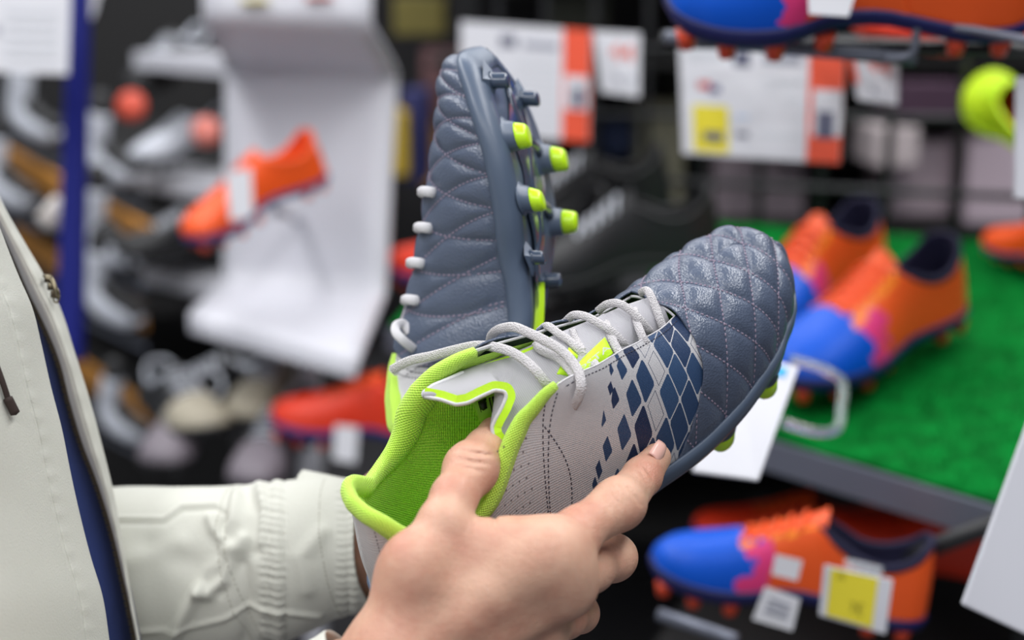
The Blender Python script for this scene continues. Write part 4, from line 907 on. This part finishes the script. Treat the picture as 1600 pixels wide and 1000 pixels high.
def shop_boot(toe,heel,mt,label,up=(0,0,1),mir=False,name='football_boot',group=None,tongue_m=None,wide=1.,tall=1.,lift=1.5):
    toe=np.array(toe);heel=np.array(heel); X=toe-heel; L=np.linalg.norm(X); X/=L; up=np.array(up,float); Z=up-X*(up@X); Z/=np.linalg.norm(Z); Y=np.cross(Z,X); s=L/.285
    R=np.stack([X,Y,Z],1); m=np.eye(4); m[:3,:3]=R; m[:3,3]=heel+Z*lift*.01*s
    b=Boot(name,Matrix(m.tolist()),mir,None,(s,s*wide,s*tall)); boot_upper(b,mt,.22,False); boot_sole(b,mt,.25); collar(b,mt,.4,rad=.38); lining(b,mt,.3)
    st=[x for x in STUDS]
    for x,y,big in st:
        z=sole_level(x,y); Mx=np.eye(4); Mx[:3,:3]=np.diag([1,1,-1]); Mx[:3,3]=[x,y,z+.12]; k=MB(); k.lathe([(.95,0),(.8,.5),(.65,1.25),(.3,1.35)],Mx,10); b.mb('stud',k,mt['tip'])
    p=np.linspace(.40,.73,14); t=np.linspace(-1,1,9); P,T=mg(p,t); b.part('tongue',[(surf(P,T*qe(P)*1.1,-.3),np.stack([P*28,T*4],-1))],mt.get('tongue',mt['toe']))
    k=MB()
    for i in range(5):
        pp=.46+i*.052; q=np.linspace(-1,1,9)*float(qe(pp))*1.15; k.add(*tube_np(surf(np.linspace(pp,pp+.03,9),q,.12),.14,.28,6,up=last_n(0*q+pp,q)))
    b.mb('laces',k,mt.get('lace',mt['toe'])); tag(b.root,label,'football boot' if 'boot' in name else 'shoe',group); return b
FT={'toe':fb,'quarter':fb,'sole':fb,'tip':orangesole,'gloss':orangesole,'collar':collar_navy,'lining':collar_navy,'insole':collar_navy,'lace':orange,'tongue':orange}
FT['sole']=mat('dark_blue_sole_edge',srgb(10,18,84),.5)
OT=dict(FT,toe=orange,quarter=orange,sole=navys,collar=orange,lining=orange,insole=orange)
def pl(px,py,dz=.014): return on_plane(px,py,PL)+PL[1]*dz
def dist(a,b): return float(np.linalg.norm(np.array(a)-np.array(b)))
t1,h1=pl(1242,655),pl(1478,540); print('turf boot length',dist(t1,h1))
def fit_len(t,h,L=.285): m=(t+h)/2; d=(t-h)/np.linalg.norm(t-h); return m+d*L/2,m-d*L/2
t1,h1=fit_len(t1,h1); shop_boot(t1,h1,FT,'orange and blue football boot on the green turf, nearer of the pair',up=PL[1],mir=True,tall=1.15,wide=1.1)
t2,h2=pl(1185,572),pl(1355,464); print('far boot',dist(t2,h2)); t2,h2=fit_len(t2,h2); shop_boot(t2,h2,FT,'orange and blue football boot on the green turf behind its mate',up=PL[1],mir=False,tall=1.1,wide=1.05)
# lower shelf with tagged boots
LZ=at(1230,995,1.33)[2]
def lz(px,py,D): p=at(px,py,D); return p
low=empty('lower_shelf',Vector(at(1300,1010,1.45))); tag(low,'black wire shelf low on the right carrying the tagged boots','shelf')
mb=MB(); c0=at(960,1095,1.42); c1=at(1560,1120,1.18); c1[2]=c0[2]; bkv=np.array([.25,.62,0]); prism(mb,[c0,c1,c1+bkv,c0+bkv],np.array([0,0,-.01])); mb.build('board',darkgap,low,world=True,smooth=False)
for a_ in (c0,c1,c0+bkv,c1+bkv): bar('leg',a_-[0,0,.005],np.array([a_[0],a_[1],0.]),.010,dark,low)
bar('rail',at(1330,905,1.35),at(1560,815,1.22),.0085,grey if False else dark,low); bar('rail',at(1030,960,1.22),at(1150,1000,1.18),.006,grey,low)
shop_boot(at(1012,905,1.32),at(1440,990,1.28),FT,'orange and blue football boot low on the right wearing a yellow price tag',mir=False,tall=1.1,lift=.2)
shop_boot(at(1080,850,1.72),at(1375,880,1.70),dict(OT,toe=redm,quarter=redm),'dark red football boot in the shade behind the yellow tagged boot',mir=True,lift=.2)
shop_boot(at(1280,850,1.60),at(1620,930,1.56),dict(OT,toe=redm,quarter=redm,sole=redm),'red football boot low on the right, beside the large white card',mir=True,lift=.2)
# upper shelf boot
ub=shop_boot(at(1040,30,1.16),at(1605,48,1.12),FT,up=(.05,-.45,.9),label='orange and blue football boot on the top shelf cut off by the upper edge',mir=False,tall=1.2,wide=1.1,lift=-.4)
shop_boot(at(1330,78,1.42),at(1760,90,1.38),dict(OT,toe=redm,quarter=redm,sole=redm),'red football boot on the top shelf behind the orange and blue one',mir=True,lift=.6)
up_=empty('wire_shelf',Vector(at(1320,80,1.3))); tag(up_,'grey wire shelf across the top right under the orange boot','shelf')
for k,(D,dy) in enumerate(((1.16,0),(1.26,-3),(1.36,-6),(1.46,-9))): bar('wire',at(1035,66+dy,D+.05),at(1760,82+dy,D-.05),.005,dark,up_)
for x in range(1080,1760,95): bar('wire',at(x,70,1.15),at(x-20,62,1.5),.003,dark,up_)
ew=spline(np.array([at(1380,92,1.12),at(1425,84,1.11),at(1436,40,1.10),at(1500,44,1.09),at(1620,66,1.06),at(1760,90,1.04)]),40); mb=MB(); mb.add(*tube_np(ew,.0035,.0035,8)); mb.build('front_rail',grey,up_,world=True)
bar('front_rail',at(1040,58,1.2),at(1430,92,1.12),.006,grey,up_)
shop_boot(at(1530,150,1.95),at(1665,262,1.75),dict(OT,toe=limem,quarter=limem,sole=limem,tip=limem,collar=limem,lining=limem,lace=limem,tongue=limem),'lime yellow football boot at the right beside the white card',mir=True,up=(-.4,-.6,.6),lift=0)
shop_boot(on_plane(1555,412,PL)+PL[1]*.014,on_plane(1700,470,PL)+PL[1]*.014,OT,'orange football boot at the right edge on the turf',up=PL[1],mir=False,lift=1.5)
# cards
def card(name,label,c,D,th=.0015,m=None,cat='card',group=None,bevel=0):
    Ds=D if isinstance(D,(list,tuple)) else [D]*4; pts=[at(x,y,d) for (x,y),d in zip(c,Ds)]; o=slab(name,pts,th,m or paper,bevel=bevel); tag(o,label,cat,group); return o,np.array(pts)
def on_card(o,P,u0,v0,u1,v1,m,name='print',lift=.0012):
    n=np.cross(P[1]-P[0],P[3]-P[0]); n/=np.linalg.norm(n); n=n if n@(TC-P[0])>0 else -n
    f=lambda u,v:(P[0]*(1-u)+P[1]*u)*(1-v)+(P[3]*(1-u)+P[2]*u)*v+n*lift
    V=np.array([f(u0,v0),f(u1,v0),f(u1,v1),f(u0,v1)])-np.array(o.location); me=mesh_np(np.vstack([V,V-n*.0008]),[[0,1,2,3],[7,6,5,4],[0,4,5,1],[1,5,6,2],[2,6,7,3],[3,7,4,0]]); return link(name,me,m,o,smooth=False)
def card_text(o,P,txt,u0,v0,u1,v1,m,lift=.002,ls=1.):
    n=np.cross(P[1]-P[0],P[3]-P[0]); n/=np.linalg.norm(n); n=n if n@(TC-P[0])>0 else -n
    cu=bpy.data.curves.new('t','FONT'); cu.body=txt; cu.size=1; cu.resolution_u=2; ob=bpy.data.objects.new('t',cu); COL.objects.link(ob); me=bpy.data.meshes.new_from_object(ob.evaluated_get(bpy.context.evaluated_depsgraph_get())); bpy.data.objects.remove(ob)
    V=np.array([v.co[:] for v in me.vertices]); x0,x1=V[:,0].min(),V[:,0].max(); y0,y1=V[:,1].min(),V[:,1].max()
    for v in me.vertices:
        u=u0+(u1-u0)*(v.co.x-x0)/(x1-x0); w=v1+(v0-v1)*(v.co.y-y0)/(y1-y0); v.co=(P[0]*(1-u)+P[1]*u)*(1-w)+(P[3]*(1-u)+P[2]*u)*w+n*lift-np.array(o.location)
    return link('lettering',me,m,o,smooth=False)
o,P=card('price_card','white price card with yellow square and orange strip, right of centre',[(1060,56),(1322,66),(1312,256),(1067,240)],[1.62,1.50,1.50,1.62])
on_card(o,P,.80,0,1,1,red); on_card(o,P,.83,.40,1,.78,paper,lift=.002); on_card(o,P,.86,.58,.96,.80,inkd,lift=.003); on_card(o,P,.08,.58,.31,.97,yel); on_card(o,P,.15,.80,.28,.88,inkd,lift=.002)
on_card(o,P,.35,.11,.45,.24,inkd); on_card(o,P,.52,.13,.75,.20,ink); on_card(o,P,.07,.12,.27,.20,mat('faint_print',srgb(200,202,208),.6)); on_card(o,P,.12,.38,.20,.44,mat('red_picture_print',srgb(200,60,60),.6)); on_card(o,P,.19,.41,.26,.47,bluep)
fp_=bpy.data.materials['faint_print']
for k in range(4): on_card(o,P,.50,.33+.15*k,.76,.375+.15*k,fp_); on_card(o,P,.36,.34+.15*k,.44,.38+.15*k,mat('pale_blue_print',srgb(186,200,222),.6) if k<3 else inkd)
o,P=card('price_card','white price card with orange strip hanging behind the upright boot',[(720,33),(924,48),(920,222),(718,206)],[2.0,1.88,1.88,2.0])
on_card(o,P,.80,0,1,1,red); on_card(o,P,.82,.42,.99,.72,paper,lift=.002); on_card(o,P,.88,.52,.96,.70,inkd,lift=.003); on_card(o,P,.32,.10,.44,.2,inkd); on_card(o,P,.5,.14,.76,.2,ink)
for k in range(5): on_card(o,P,.45,.32+.13*k,.76,.36+.13*k,fp_)
o,P=card('small_tag','small white tag with two red figures below the top shelf wires',[(1322,68),(1404,74),(1402,164),(1340,156)],[1.46,1.42,1.42,1.46],cat='tag'); card_text(o,P,'44',.35,.22,.86,.52,red); on_card(o,P,.4,.72,.88,.84,ink)
on_card(o,P,0,0,.12,.7,red)
o,P=card('small_tag','small white tag with red figures left of the price card',[(926,48),(1000,52),(998,152),(940,144)],[1.82,1.78,1.78,1.82],cat='tag'); card_text(o,P,'44',.35,.18,.88,.46,red); on_card(o,P,.4,.68,.88,.8,ink)
o,P=card('info_card','tall white card at the lower right corner of the picture',[(1612,640),(1740,700),(1640,1010),(1502,945)],.96,.004,white,bevel=.004)
mb=MB(); mb.add(*tube_np(np.array([at(1690,800,.966),at(1720,800,1.08),on_plane(1760,815,PL)]),.003,.003,8)); mb.build('card_arm',dark,o,world=True)
o,P=card('info_card','white card cut off by the right edge beside the lime boot',[(1589,120),(1690,120),(1690,320),(1586,308)],1.15,.004,white)
o,P=card('info_card','white card just behind the toe of the held boot',[(1150,548),(1248,572),(1184,750),(1080,736)],[1.15,1.12,1.05,1.08],.003,white,bevel=.003); on_card(o,P,.52,.05,.86,.13,mat('sky_blue_print',srgb(60,170,230),.5))
# clear peg in front of the turf boot
mb=MB(); mb.add(*tube_np(spline(np.array([at(1236,562,1.27),at(1300,584,1.25),at(1312,592,1.25),at(1314,640,1.24),at(1310,668,1.23),at(1290,676,1.22),at(1222,660,1.22)]),40),+.0016,.0045,8,up=RC[:,2]))
o=mb.build('card_holder',clear); tag(o,'clear plastic card holder in front of the turf boots','card holder')
# yellow price tag and white swing tags on the lower boot
o,P=card('price_tag','yellow price tag with white rim on the low orange boot',[(1288,882),(1396,906),(1384,992),(1280,962)],1.15,.002,white,bevel=.002,cat='tag'); on_card(o,P,.10,.04,.78,.94,yel); card_text(o,P,'7€',.42,.55,.62,.78,mat('olive_print',srgb(150,140,30),.6)); on_card(o,P,.2,.1,.3,.22,bpy.data.materials['olive_print'])
mb=MB(); prism(mb,[at(1322,872,1.16),at(1380,886,1.16),at(1376,912,1.15),at(1318,898,1.15)],RC[:,2]*-.006); o2=mb.build('tag_clip',clear,o,world=True,smooth=False)
o,P=card('swing_tag','white swing tag hanging on the low orange boot, upper small one',[(1212,866),(1254,876),(1246,908),(1206,898)],1.18,.001,cat='tag')
o,P=card('swing_tag','white swing tag printed with grey lines, lower one on the low orange boot',[(1196,916),(1250,936),(1238,986),(1176,968)],1.17,.001,cat='tag')
for k in range(3): on_card(o,P,.2,.25+.18*k,.8,.33+.18*k,ink)
o,P=card('swing_tag','white tag stuck on the boot at the top shelf edge',[(1262,-20),(1340,-20),(1326,26),(1264,22)],1.075,.001,cat='tag')
# ---- white display stand with the slanted orange boot
rows=[((312,-90),(584,-90),1.98,1.98),((318,34),(580,38),1.98,1.97),((352,98),(622,114),2.2,2.14),((352,270),(612,280),2.2,2.13),((350,438),(604,458),2.2,2.12),((296,492),(562,562),2.0,1.90),((299,520),(555,592),2.0,1.90)]
L=[];
for a_,b_,d0,d1 in rows: L.append([at(*a_,d0)*(1-t)+at(*b_,d1)*t for t in np.linspace(0,1,9)])
L=np.array(L); dens=[]
for i in range(len(L)-1):
    for t in np.linspace(0,1,7)[:-1]: dens.append(L[i]*(1-t)+L[i+1]*t)
dens.append(L[-1]); G=np.array(dens)
for _ in range(1): G[1:-1]=G[1:-1]*.8+(G[:-2]+G[2:])*.1
ds=empty('display_stand',Vector(G.reshape(-1,3).mean(0))); tag(ds,'white bent acrylic display stand behind the shopper, holding an orange boot','display stand')
o=link('stand_sheet',mesh_np(G.reshape(-1,3),gridF(len(G),9)),white,ds,world=True); k=o.modifiers.new('t','SOLIDIFY'); k.thickness=.008; k.offset=0
mb=MB(); mb.box(at(398,2,1.965),(.018,.001,.010),RC); mb.build('printed_mark',yel,ds,world=True,smooth=False); mb=MB(); mb.box(at(498,-4,1.965),(.018,.001,.010),RC); mb.build('printed_mark',redm,ds,world=True,smooth=False)
a_=at(478,470,2.13); bar('stand_post',a_,np.array([a_[0],a_[1],0.]),.018,white,ds)
bar('peg',at(430,330,1.98),at(470,345,2.16),.008,white,ds)
shop_boot(at(292,392,1.90),at(512,282,2.02),OT,'orange football boot fixed at a slant on the white display stand',up=(-.35,-.35,.85),mir=False,lift=0,tall=1.05)
o,P=card('swing_tag','white swing tag hanging from the slanted orange boot',[(352,270),(392,262),(396,338),(360,346)],1.86,.001,cat='tag')
# red boots partly hidden in the middle
shop_boot(at(424,672,1.98),at(706,706,1.96),dict(OT,toe=redm,quarter=redm,collar=redm,lining=redm),'red orange football boot lying left of the held boots above the beige sleeve',mir=False,lift=0,tall=1.15)
o,P=card('swing_tag','white swing tag on the red orange boot above the sleeve',[(524,664),(560,668),(556,724),(520,718)],1.91,.001,cat='tag')
shop_boot(at(612,432,2.2),at(800,470,2.1),dict(OT,toe=redm,quarter=redm),'red football boot half hidden behind the upright boot',mir=False,lift=0,tall=1.35)

for (a0,a1),(b0,b1),lab in (((905,475),(1050,452),'black football boot lying left of the green turf, nearest row'),((850,392),(985,372),'black football boot left of the turf in the back row'),((765,500),(900,455),'black football boot on the shelf behind the upright boot')):
    t_,h_=fit_len(on_plane(a0,a1,PL)+PL[1]*.012,on_plane(b0,b1,PL)+PL[1]*.012); shop_boot(t_,h_,dict(OT,toe=blk,quarter=blk,sole=blk,tip=blk,collar=blk,lining=blk,lace=gry,insole=blk,tongue=blk),lab,up=PL[1],mir=False,lift=1.5,tall=1.25)
DK={'toe':blk,'quarter':blk,'sole':blk,'tip':blk,'gloss':blk,'collar':gry,'lining':blk,'insole':blk,'lace':gry,'tongue':blk}
# ---- left hand wall of skates
post=slab('rack_post',[at(108,-80,2.02),at(134,-80,2.02),at(122,560,1.92),at(86,560,1.92)],.03,bluep); tag(post,'blue painted steel rack post on the left','post')
o,P=card('poster','large white printed sheet in the upper left corner',[(-140,-80),(112,-80),(106,116),(-140,108)],1.85,.002,paper,cat='poster')
on_card(o,P,.45,.62,.56,.70,ink)
for k in range(5): on_card(o,P,.60,.50+.09*k,.93,.53+.09*k,fp_)
o,P=card('poster','white sheet with slanted edge just right of the blue post top',[(118,-60),(168,-60),(148,20),(124,62)],2.1,.002,paper,cat='poster')
for k,(a0,a1,b0,b1,lab) in enumerate([(-60,188,240,352,'upper'),(30,352,228,478,'middle'),(50,505,240,632,'lowest')]):
    pa=at(a0,a1,3.3); pb=at(b0,b1,2.5); mb=MB(); sh=empty('wood_shelf',Vector((pa+pb)/2)); tag(sh,'ochre wooden shelf edge at the left, %s of the three'%lab,'shelf'); bkv=np.array([.35,.25,0])
    prism(mb,[pa,pb,pb+bkv,pa+bkv],np.array([0,0,-.02])); mb.build('board',darkgap,sh,world=True,smooth=False); mb=MB(); prism(mb,[pa-[.012,.012,0],pb-[.012,.012,0],pb,pa],np.array([0,0,-.045])); mb.build('front_strip',wood,sh,world=True,smooth=False)
def skate(px,py,D,label,s=1.,tilt=.0):
    """ice skate: pale moulded shell like an L, dark liner and a blade holder"""
    o=at(px,py,D); e=empty('ice_skate',Vector(o)); tag(e,label,'skate','pale grey skates on the wooden shelves')
    X=np.array([.86,-.42,-.27+tilt]); X/=np.linalg.norm(X); Zv=np.array([0,0,1.]); Zv-=X*(X@Zv); Zv/=np.linalg.norm(Zv); Y=np.cross(Zv,X)
    def ell(c,r,m,name,n=14):
        u=np.linspace(0,np.pi,n)[:,None]; v=np.linspace(0,2*np.pi,n*2,endpoint=False)[None]; S=np.stack([np.sin(u)*np.cos(v)*r[0]+c[0],np.sin(u)*np.sin(v)*r[1]+c[1],np.cos(u)*r[2]+c[2]+0*v],-1).reshape(-1,3)*s
        W=S@np.stack([X,Y,Zv])+o; return W,gridF(n,2*n,0,wrap=True)
    mb=MB(); 
    C=np.array([[-.055,0,.15],[-.052,0,.09],[-.045,0,.035],[-.01,0,.012],[.05,0,.005],[.10,0,.012],[.122,0,.025]])*s; W=spline(C,30)@np.stack([X,Y,Zv])+o
    r=np.interp(np.linspace(0,1,30),[0,.3,.55,.85,1],[.036,.036,.040,.036,.02])*s; mb.add(*tube_np(W,r,r*.9,14)); mb.build('shell',gry,e,world=True)
    mb=MB(); C=np.array([[-.058,0,.21],[-.055,0,.16],[-.05,0,.12]])*s; mb.add(*tube_np(C@np.stack([X,Y,Zv])+o,.030*s,.028*s,12)); C=np.array([[-.01,0,.07],[.03,0,.045],[.08,0,.035],[.12,0,.03]])*s; mb.add(*tube_np(spline(C,14)@np.stack([X,Y,Zv])+o,.024*s,.028*s,10)); mb.build('liner',blk,e,world=True)
    mb=MB(); R3=np.stack([X,Y,Zv],1); mb.box(o+(X*.03+Zv*-.035)*s,(.11*s,.006*s,.020*s),R3); mb.build('blade_holder',blk,e,world=True,smooth=False); mb=MB(); mb.box(o+(X*.03+Zv*-.06)*s,(.13*s,.002*s,.008*s),R3); mb.build('blade',grey,e,world=True,smooth=False)
for px,py,D,s,lab in ((165,262,2.6,.62,'pale grey ice skate right of the blue post on the upper wooden shelf'),(160,388,2.5,.66,'pale grey ice skate right of the blue post on the middle wooden shelf'),(165,482,2.5,.64,'pale grey ice skate right of the blue post, above the lowest wooden strip'),(45,196,2.9,.68,'pale grey ice skate left of the blue post under the poster'),(5,300,2.9,.7,'pale grey ice skate cut by the left edge above the jacket shoulder'),(185,665,2.3,.5,'pale grey ice skate low beside the open jacket front')): skate(px,py,D,lab,s)
mb=MB(); mb.add(*tube_np(np.array([at(72,350,2.0),at(100,318,2.0)]),.018,.018,12)); o=mb.build('price_rail',mat('off_white_plastic',srgb(220,212,206),.4)); tag(o,'short off white label roll on the shelf left of the blue post','label holder')
# white shelf ledges behind the stand with dark shoes on them
for k,(y0,y1,lab) in enumerate(((84,104,'upper'),(272,302,'middle'),(418,452,'lowest'))):
    pa=at(208,y0-3+k*0,2.7); pb=at(372,y1-2,2.45); pb[2]=pa[2]*.5+pb[2]*.5; sh=empty('white_shelf',Vector((pa+pb)/2)); tag(sh,'white shelf ledge left of the display stand, %s of three'%lab,'shelf'); mb=MB(); prism(mb,[pa,pb,pb+[.06,.16,0],pa+[.06,.16,0]],np.array([0,0,-.03])); mb.build('board',white,sh,world=True,smooth=False)
SH=[((205,150,2.7),(330,96,2.9),DK,'dark shoe on the highest ledge left of the stand'),((225,262,2.6),(345,232,2.75),dict(DK,toe=gry),'dark shoe with grey toe on the middle ledge left of the stand'),((215,405,2.5),(340,392,2.6),DK,'dark shoe on the lowest ledge left of the stand'),
    ((235,640,2.2),(430,628,2.3),dict(DK,toe=blk,quarter=blk,collar=gry),'charcoal shoe under the display stand tray'),((330,690,2.0),(250,640,2.2),dict(DK,toe=beige),'dark shoe with beige toe just above the sleeve'),((380,670,2.05),(470,600,2.25),dict(DK,toe=beige,quarter=blk),'dark shoe with beige toe right of the sleeve fold'),
    ((250,740,2.0),(330,660,2.2),dict(DK,toe=mat('grey_lilac_panel',srgb(120,112,120),.5)),'dark shoe with lilac grey toe near the jacket'),((400,760,1.95),(470,690,2.1),dict(DK,toe=bpy.data.materials['grey_lilac_panel']),'dark shoe with lilac grey toe close above the sleeve top')]
for a_,b_,mt_,lab in SH:
    t_,h_=fit_len(at(*a_),at(*b_),.25); shop_boot(t_,h_,mt_,lab,name='trainer',lift=0)
for px,py,D,c,lab in ((205,165,2.5,'red','red round price dot sticker low on the shelf beside the white ledges'),(322,205,2.5,'sal','salmon round sticker on the shoe next to the stand')):
    mb=MB(); Mx=np.eye(4); Mx[:3,:3]=RC; mb.lathe([(.0,-.004),(.026,-.004),(.027,0),(.026,.004),(.0,.004)],Mx,20); o=mb.build('price_sticker',mat(c+'_plastic',srgb(196,66,40) if c=='red' else srgb(214,120,108),.5)); o.location=at(px,py,D); tag(o,lab,'sticker')
# boxes and goods further off
BX=[(615,225,2.6,22,50,srgb(190,160,40),'yellow box right of the display stand'),(648,215,2.65,20,70,srgb(36,40,96),'navy box right of the display stand'),(676,235,2.7,14,60,srgb(176,130,50),'ochre box left of the upright boot'),(690,130,3.0,30,50,srgb(120,84,86),'brown red box above the yellow box'),
    (985,215,2.9,40,26,srgb(38,56,96),'blue box under the small red figured tag'),(975,285,2.9,34,20,srgb(70,80,128),'grey blue box right of the studs'),(885,270,3.0,16,14,srgb(190,160,50),'small yellow box seen beside the lime studs'),
    (1032,250,2.8,34,90,srgb(126,124,104),'khaki carton left of the yellow square card'),(1185,290,2.8,70,50,srgb(134,122,130),'mauve grey carton under the price card'),(1400,230,2.5,34,30,srgb(200,188,190),'pale carton right of the price card with orange corner'),
    (1442,280,2.8,58,56,srgb(206,188,198),'pinkish carton behind the grid, left one'),(1556,285,2.8,50,64,srgb(204,186,198),'pinkish carton behind the grid, right one'),(1250,190,2.6,50,40,srgb(60,66,80),'slate carton hidden behind the price card'),(1450,160,2.5,50,30,srgb(70,46,66),'plum carton above the pinkish ones'),(1080,130,3.0,30,60,srgb(60,62,50),'olive carton behind the grid wires'),
    (470,-10,2.9,60,30,srgb(60,60,70),'slate box behind the top of the stand'),(900,20,3.0,50,26,srgb(70,72,60),'olive box above the hanging cards'),(655,25,3.0,40,30,srgb(120,110,50),'mustard box at the top between stand and boot')]
RZ=(.45,.75,1.05,1.36,1.62)
cp_,sp_=math.cos(PITCH),math.sin(PITCH)
for px,py,D,w,h,c,lab in BX:
    k=(500-(py+h))/F*cp_-sp_; best=min(((abs((z+.006-TC[2])/k-D),(z+.006-TC[2])/k) for z in RZ if abs(k)>1e-4 and 2.68<(z+.006-TC[2])/k<3.35),default=(0,D)); D=best[1]
    mb=MB(); hw=w*D/F; hh=min(h*D/F,.145); mb.box((0,0,0),(hw,.09,hh)); o=mb.build('carton',mat('carton_print',c,.6),smooth=False,bevel=.003)
    p_=at(px,py+h,D); o.location=(p_[0],p_[1]+.09,p_[2]+hh); tag(o,lab,'box','cartons on the far racks')
# far rack holding them
rk=empty('far_rack',Vector((1.3,3.0,.05))); tag(rk,'black rack of shelves far behind the hanging cards','rack')
for z in RZ: mb=MB(); mb.box((1.3,3.05,z),(1.45,.45,.006)); mb.build('shelf_board',darkgap,rk,world=True,smooth=False)
for x in(-.1,.5,1.1,1.7,2.3,2.7): mb=MB(); mb.box((x,3.46,1.05),(.02,.02,1.05)); mb.build('upright',dark,rk,world=True,smooth=False)
mb=MB(); mb.box((1.3,3.52,1.05),(1.45,.008,1.05)); mb.build('back_panel',bpy.data.materials['dark_wall'],rk,world=True,smooth=False)
lb=empty('left_rack',Vector((-1.9,3.9,0))); tag(lb,'black back board of the skate rack on the left','rack'); mb=MB(); mb.box((-1.85,3.9,1.1),(1.05,.01,1.1)); mb.build('back_panel',darkgap,lb,world=True,smooth=False)
